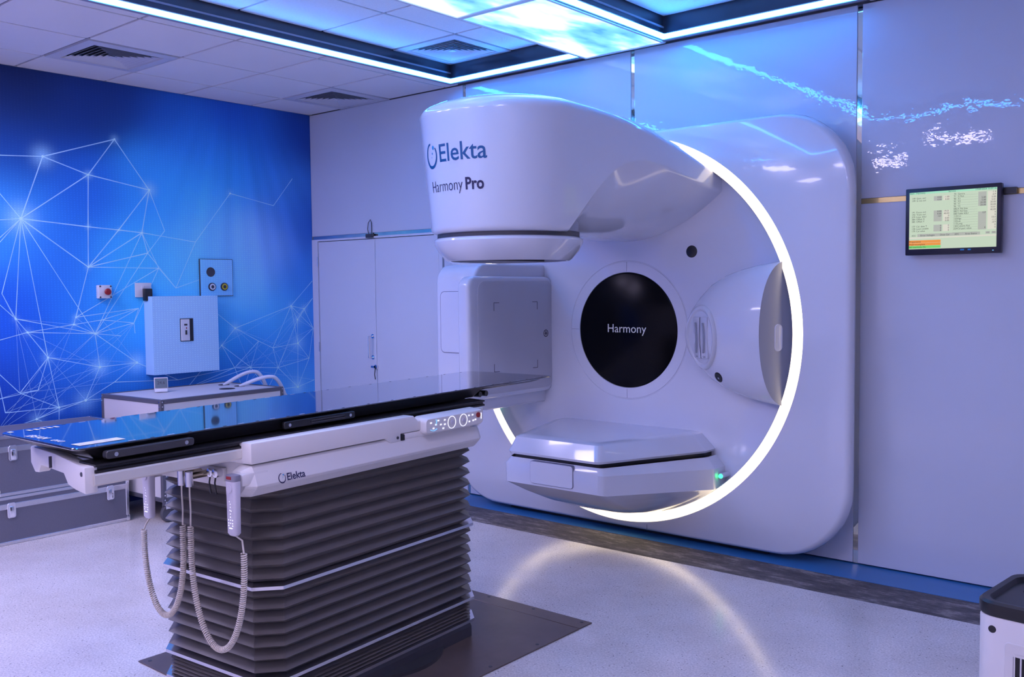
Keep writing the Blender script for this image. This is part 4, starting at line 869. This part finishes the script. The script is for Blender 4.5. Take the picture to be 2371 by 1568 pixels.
vp = thing('valve_plate', 'blue printed wall plate with three round ports', 'wall plate', (0.002, -0.94, 1.487))
vq = np.array([(y, z) for z in (1.487, 1.55, 1.62, 1.69, 1.766) for y in (-1.08, -1.0, -0.94, -0.87, -0.80)])
def printed_box(name, parent, y0, y1, z0, z1, d, m='mural', gain=1.0, pale=0.0, n=14):
    """box whose faces carry the mural's print (local coords relative to parent)"""
    ox, oy, oz = parent.location; mb = MB(); cols = []
    def grid(fn, k=1.0):
        o = len(mb.v)
        for a in range(n+1):
            for b2 in range(n+1):
                p = fn(a/n, b2/n); mb.v.append(p); cols.append(np.clip((mural_rgb(np.array([[p[1]+oy, p[2]+oz]]))[0]*(1-pale)+np.array(srgb(185, 222, 246))*pale)*gain*k, 0, 1))
        for a in range(n):
            for b2 in range(n): mb.f.append((o+a*(n+1)+b2, o+(a+1)*(n+1)+b2, o+(a+1)*(n+1)+b2+1, o+a*(n+1)+b2+1))
    grid(lambda u, w: (d, y0+(y1-y0)*u, z0+(z1-z0)*w))
    grid(lambda u, w: (d*u, y0, z0+(z1-z0)*w)); grid(lambda u, w: (d*u, y1, z0+(z1-z0)*w))
    grid(lambda u, w: (d*w, y0+(y1-y0)*u, z0)); grid(lambda u, w: (d*w, y0+(y1-y0)*u, z1))
    me = bpy.data.meshes.new(name); me.from_pydata(mb.v, [], mb.f); me.materials.append(MATS[m])
    o = bpy.data.objects.new(name, me); C.objects.link(o); o.parent = parent; set_cols(o, np.array(cols)); return o
printed_box('plate', vp, -0.14, 0.14, 0.0, 0.279, 0.014, pale=0.25)
obj('plate_edge', MB().box(0.0, 0.012, -0.144, 0.144, -0.004, 0.283), 'dark_grey', vp)
q = obj('port', MB().lathe([(0.037, 0.014), (0.036, 0.018), (0.030, 0.016)], 28, (0, -0.052, 0.182), 'x', False, True), 'dark_grey', vp)
for y, m2 in ((-0.045, 'print_white'), (0.062, 'yellow_ring')):
    q = obj('port', MB().lathe([(0.031, 0.014), (0.031, 0.022), (0.024, 0.024)], 28, (0, y, 0.068), 'x', False, True), 'ink_dark', vp)
    obj('port_ring', MB().lathe([(0.024, 0.0242), (0.023, 0.028), (0.014, 0.028), (0.013, 0.0242)], 28, (0, y, 0.068), 'x'), m2, q)
    obj('port_core', MB().lathe([(0.013, 0.0245), (0.010, 0.030)], 16, (0, y, 0.068), 'x', False, True), 'ink_dark', q)
cb = thing('wall_cabinet', 'light blue printed breaker cabinet with a cut-out, hung on the mural', 'cabinet', (0.002, -1.27, 0.915))
printed_box('door', cb, -0.268, 0.268, 0.0, 0.572, 0.115, pale=0.85)
cu_ = obj('cut_out', MB().box(0.116, 0.1185, -0.053, 0.053, 0.235, 0.405), 'vent_dark', cb)
brk = obj('breaker', MB().box(0.1185, 0.127, -0.050, 0.020, 0.24, 0.40), 'box_white', cu_, bevel=0.002, seg=1)
obj('toggle', MB().box(0.127, 0.136, -0.018, -0.008, 0.285, 0.318), 'black_plastic', brk)
obj('rating_label', MB().box(0.127, 0.1275, -0.026, 0.000, 0.352, 0.366), 'dark_grey', brk)
obj('trip_mark', MB().box(0.127, 0.1275, -0.012, -0.004, 0.328, 0.34), 'red_button', brk)

# ------------------------------------------------------------------ equipment cart
ca_rz = math.atan2(-0.22, 1.0)*-1.0
ka = thing('equipment_cart', 'white panelled equipment trolley with grey edge rails on castors', 'trolley', (0.47, -1.43, 0), math.radians(3.0))
KX, KY, KZ0, KZ1 = 0.36, 0.50, 0.15, 0.82; rw = 0.028
sx_ = -0.0
panel = [('top_panel', (-KX+rw, KX-rw, -KY+rw, KY-rw, KZ1-0.012, KZ1-0.004)), ('side_panel', (KX-0.014, KX-0.006, -KY+rw, KY-rw, KZ0+rw, KZ1-rw)), ('side_panel', (-KX+0.006, -KX+0.014, -KY+rw, KY-rw, KZ0+rw, KZ1-rw)), ('side_panel', (-KX+rw, KX-rw, -KY+0.006, -KY+0.014, KZ0+rw, KZ1-rw)), ('side_panel', (-KX+rw, KX-rw, KY-0.014, KY-0.006, KZ0+rw, KZ1-rw)), ('bottom_panel', (-KX+rw, KX-rw, -KY+rw, KY-rw, KZ0+0.004, KZ0+0.012))]
for nm, b6 in panel: obj(nm, MB().box(*b6), 'cart_white', ka)
for sx in (-1, 1):
    for sy2 in (-1, 1):
        x0, x1 = sorted((sx*KX, sx*(KX-rw))); y0, y1 = sorted((sy2*KY, sy2*(KY-rw)))
        r_ = obj('edge_rail', MB().box(x0, x1, y0, y1, KZ0, KZ1), 'cart_rail', ka, bevel=0.004, seg=1)
        for z in (KZ0+0.015, KZ0+0.045, KZ1-0.015, KZ1-0.045):
            obj('rivet', MB().cyl((sx*KX, sy2*(KY-rw/2), z), 0.005, 0.002*sx, 8, 'x'), 'chrome', r_)
            obj('rivet', MB().cyl((sx*(KX-rw/2), sy2*KY, z), 0.005, 0.002*sy2, 8, 'y'), 'chrome', r_)
        w_ = obj('castor', MB().box(sx*(KX-0.07)-0.025, sx*(KX-0.07)+0.025, sy2*(KY-0.07)-0.02, sy2*(KY-0.07)+0.02, 0.09, KZ0), 'chrome', ka, bevel=0.003, seg=1)
        obj('wheel', MB().lathe([(0.03, -0.016), (0.056, -0.016), (0.0615, -0.008), (0.0615, 0.008), (0.056, 0.016), (0.03, 0.016)], 28, (sx*(KX-0.07), sy2*(KY-0.085), 0.0615), 'x', True, True), 'rubber_grey', w_)
for z in (KZ0, KZ1-rw):
    for sx in (-1, 1):
        x0, x1 = sorted((sx*KX, sx*(KX-rw))); obj('edge_rail', MB().box(x0, x1, -KY+rw, KY-rw, z, z+rw), 'cart_rail', ka, bevel=0.003, seg=1)
    for sy2 in (-1, 1):
        y0, y1 = sorted((sy2*KY, sy2*(KY-rw))); obj('edge_rail', MB().box(-KX+rw, KX-rw, y0, y1, z, z+rw), 'cart_rail', ka, bevel=0.003, seg=1)
for x, y, r2 in ((-0.16, 0.36, 0.035), (0.02, 0.37, 0.035), (0.10, 0.20, 0.05)):
    obj('hose_port', MB().lathe([(r2+0.006, 0), (r2+0.005, 0.002), (r2, 0.002), (r2-0.002, 0.0005)], 28, (x, y, KZ1-0.004), 'z', False, True), 'vent_dark', ka)
Mk = Matrix.Translation(ka.location) @ Matrix.Rotation(math.radians(3.0), 4, 'Z')
for k, (x, y, hh, lab) in enumerate(((-0.16, 0.36, 0.10, 'pale hose arching highest out of the port beside the mural'), (0.02, 0.37, 0.07, 'pale hose arching low out of the trolley top'))):
    pts = []
    for s in range(25):
        t = s/24; pts.append(Mk @ Vector((x+0.16*t+0.10*math.sin(PI*t), y+0.30*t, KZ1-0.006+hh*math.sin(PI*min(1, t*1.1))-0.26*max(0, t-0.55)**1.2)))
    hs = thing('hose', lab, 'hose', pts[0], 0, 'hoses of the trolley')
    obj('hose_tube', MB().tube([tuple(p-pts[0]) for p in pts], 0.014, 10), 'hose_white', hs)
    obj('hose_cuff', MB().tube([tuple(pts[-2]-pts[0]), tuple(pts[-1]-pts[0])], 0.019, 12), 'hose_white', hs)
# little weather display on the trolley
wd_p = Mk @ Vector((-0.10, -0.20, KZ1+0.0005))
ws = thing('climate_display', 'small white digital thermometer standing on the trolley', 'thermometer', wd_p, math.radians(62))
obj('base', MB().prism(rrect(0.088, 0.05, 0.012, 4, 0, 0.0), 0.0, 0.022, 'z'), 'print_white', ws, bevel=0.004)
hd = obj('display_head', MB().prism([(-0.012, 0.014), (0.004, 0.014), (0.022, 0.098), (0.010, 0.100)], -0.046, 0.046, 'x'), 'cart_white', ws, bevel=0.003)
obj('lcd', MB().add([(-0.040, -0.0135, 0.028), (0.040, -0.0135, 0.028), (0.040, 0.0035, 0.094), (-0.040, 0.0035, 0.094)], [(0, 1, 2, 3)]), 'lcd_grey', hd, smooth=0)
mb = MB(); put_text(mb, text_mesh('24.6', 0.03, 'CENTER'), lambda x, y: (x, -0.0140+0.2576*(y+0.026), 0.054+y)); obj('lcd_digits', mb, 'ink_dark', hd, smooth=0)

# ------------------------------------------------------------------ flight cases
def flight_case(z0, z1, y0, y1, lab, lidz):
    t = thing('flight_case', lab, 'case', (0.30, (y0+y1)/2, z0), 0, 'stacked grey flight cases')
    hx, hy, hz, e = 0.24, (y1-y0)/2, z1-z0, 0.022
    obj('shell', MB().box(-hx+0.004, hx-0.004, -hy+0.004, hy-0.004, 0.004, hz-0.004), 'case_grey', t)
    for sx in (-1, 1):
        for sy2 in (-1, 1):
            x0, x1 = sorted((sx*hx, sx*(hx-e))); a, b2 = sorted((sy2*hy, sy2*(hy-e)))
            obj('edge_profile', MB().box(x0, x1, a, b2, 0, hz), 'silver', t, bevel=0.003, seg=1)
            for z in (0, hz-0.045):
                c_ = obj('corner_piece', MB().box(x0-0.003, x1+0.003, a-0.003, b2+0.003, z if z else 0.0, z+0.045 + (0.0 if z else 0)), 'chrome', t, bevel=0.008, seg=2)
                obj('rivet', MB().cyl((sx*(hx+0.002), sy2*(hy-0.011), z+0.022), 0.005, 0.003*sx, 8, 'x'), 'silver', c_)
    for z, hgt in ((0, e), (hz-e, e), (lidz, 0.036)):
        for sx in (-1, 1):
            x0, x1 = sorted((sx*(hx+0.001), sx*(hx-e))); obj('edge_profile', MB().box(x0, x1, -hy+e, hy-e, z, z+hgt), 'silver', t, bevel=0.003, seg=1)
        for sy2 in (-1, 1):
            a, b2 = sorted((sy2*(hy+0.001), sy2*(hy-e))); obj('edge_profile', MB().box(-hx+e, hx-e, a, b2, z, z+hgt), 'silver', t, bevel=0.003, seg=1)
    for y in (-hy+0.10, hy-0.13):
        l_ = obj('latch', MB().prism(rrect(0.050, 0.095, 0.014, 4, y, lidz-0.005), hx+0.001, hx+0.010, 'x'), 'chrome', t, bevel=0.002, seg=1)
        obj('latch_lever', MB().box(hx+0.010, hx+0.018, y-0.014, y+0.014, lidz-0.045, lidz+0.018), 'chrome', l_, bevel=0.004)
    return t
flight_case(0.0, 0.295, -2.82, -1.975, 'grey flight case with silver edges, lower one of the stack', 0.215)
flight_case(0.2965, 0.665, -2.80, -1.985, 'grey flight case with silver edges, upper one of the stack', 0.265)

# ------------------------------------------------------------------ air purifier
ap = thing('air_purifier', 'white floor air purifier with black top and front grille', 'air purifier', (5.975, -1.92, 0), math.radians(-6))
PW, PD, PH = 0.40, 0.36, 0.535
obj('body', MB().loft([[(x, y, z) for x, y in rrect(PW-2*q, PD-2*q, 0.055, 6)] for z, q in ((0.0, 0.01), (0.012, 0.0), (PH, 0.0), (PH+0.008, 0.004))], cap0=True, cap1=True), 'purifier_white', ap)
tpx = obj('top', MB().loft([[(x, y, z) for x, y in rrect(PW+0.006-2*q, PD+0.006-2*q, 0.058, 6)] for z, q in ((PH+0.008, 0.003), (PH+0.014, 0.0), (PH+0.045, 0.0), (PH+0.052, 0.006), (PH+0.050, 0.022), (PH+0.036, 0.030))], cap1=True), 'black_plastic', ap)
obj('control_dish', MB().lathe([(0.085, PH+0.037), (0.080, PH+0.044), (0.060, PH+0.045)], 32, (0.03, -0.06, 0), 'z', False, True), 'accessory_grey', tpx)
for k in range(8): obj('outlet_slat', MB().box(-0.15+0.012*k, -0.145+0.012*k, 0.02, 0.13, PH+0.037, PH+0.043) if False else MB().box(-0.13, 0.15, 0.02+0.014*k, 0.026+0.014*k, PH+0.037, PH+0.042), 'dark_grey', tpx)
obj('power_led', MB().cyl((0.05, -0.10, PH+0.045), 0.004, 0.001, 8), 'key_light', tpx)
gp = obj('grille_panel', MB().prism(rrect(0.30, 0.44, 0.012, 4, 0.035, 0.258), -PD/2-0.004, -PD/2+0.002, 'y'), 'purifier_white', ap, bevel=0.002, seg=1)
obj('grille_back', MB().box(-0.09, 0.16, -PD/2-0.0055, -PD/2-0.004, 0.06, 0.445), 'vent_dark', gp)
for k in range(15): obj('grille_bar', MB().box(-0.0875+0.0172*k, -0.0835+0.0172*k, -PD/2-0.010, -PD/2-0.0056, 0.058, 0.447), 'purifier_white', gp)
for z in (0.06, 0.155, 0.25, 0.345, 0.445): obj('grille_bar', MB().box(-0.09, 0.16, -PD/2-0.0095, -PD/2-0.006, z-0.003, z+0.003), 'purifier_white', gp)
obj('sensor_hole', MB().cyl((-0.150, -PD/2+0.0055, 0.505), 0.011, -0.006, 16, 'y'), 'black_plastic', ap)
obj('side_handle', MB().prism(rrect(0.12, 0.10, 0.03, 5, 0.0, 0.44), -PW/2-0.008, -PW/2+0.004, 'x'), 'purifier_white', ap, bevel=0.003)
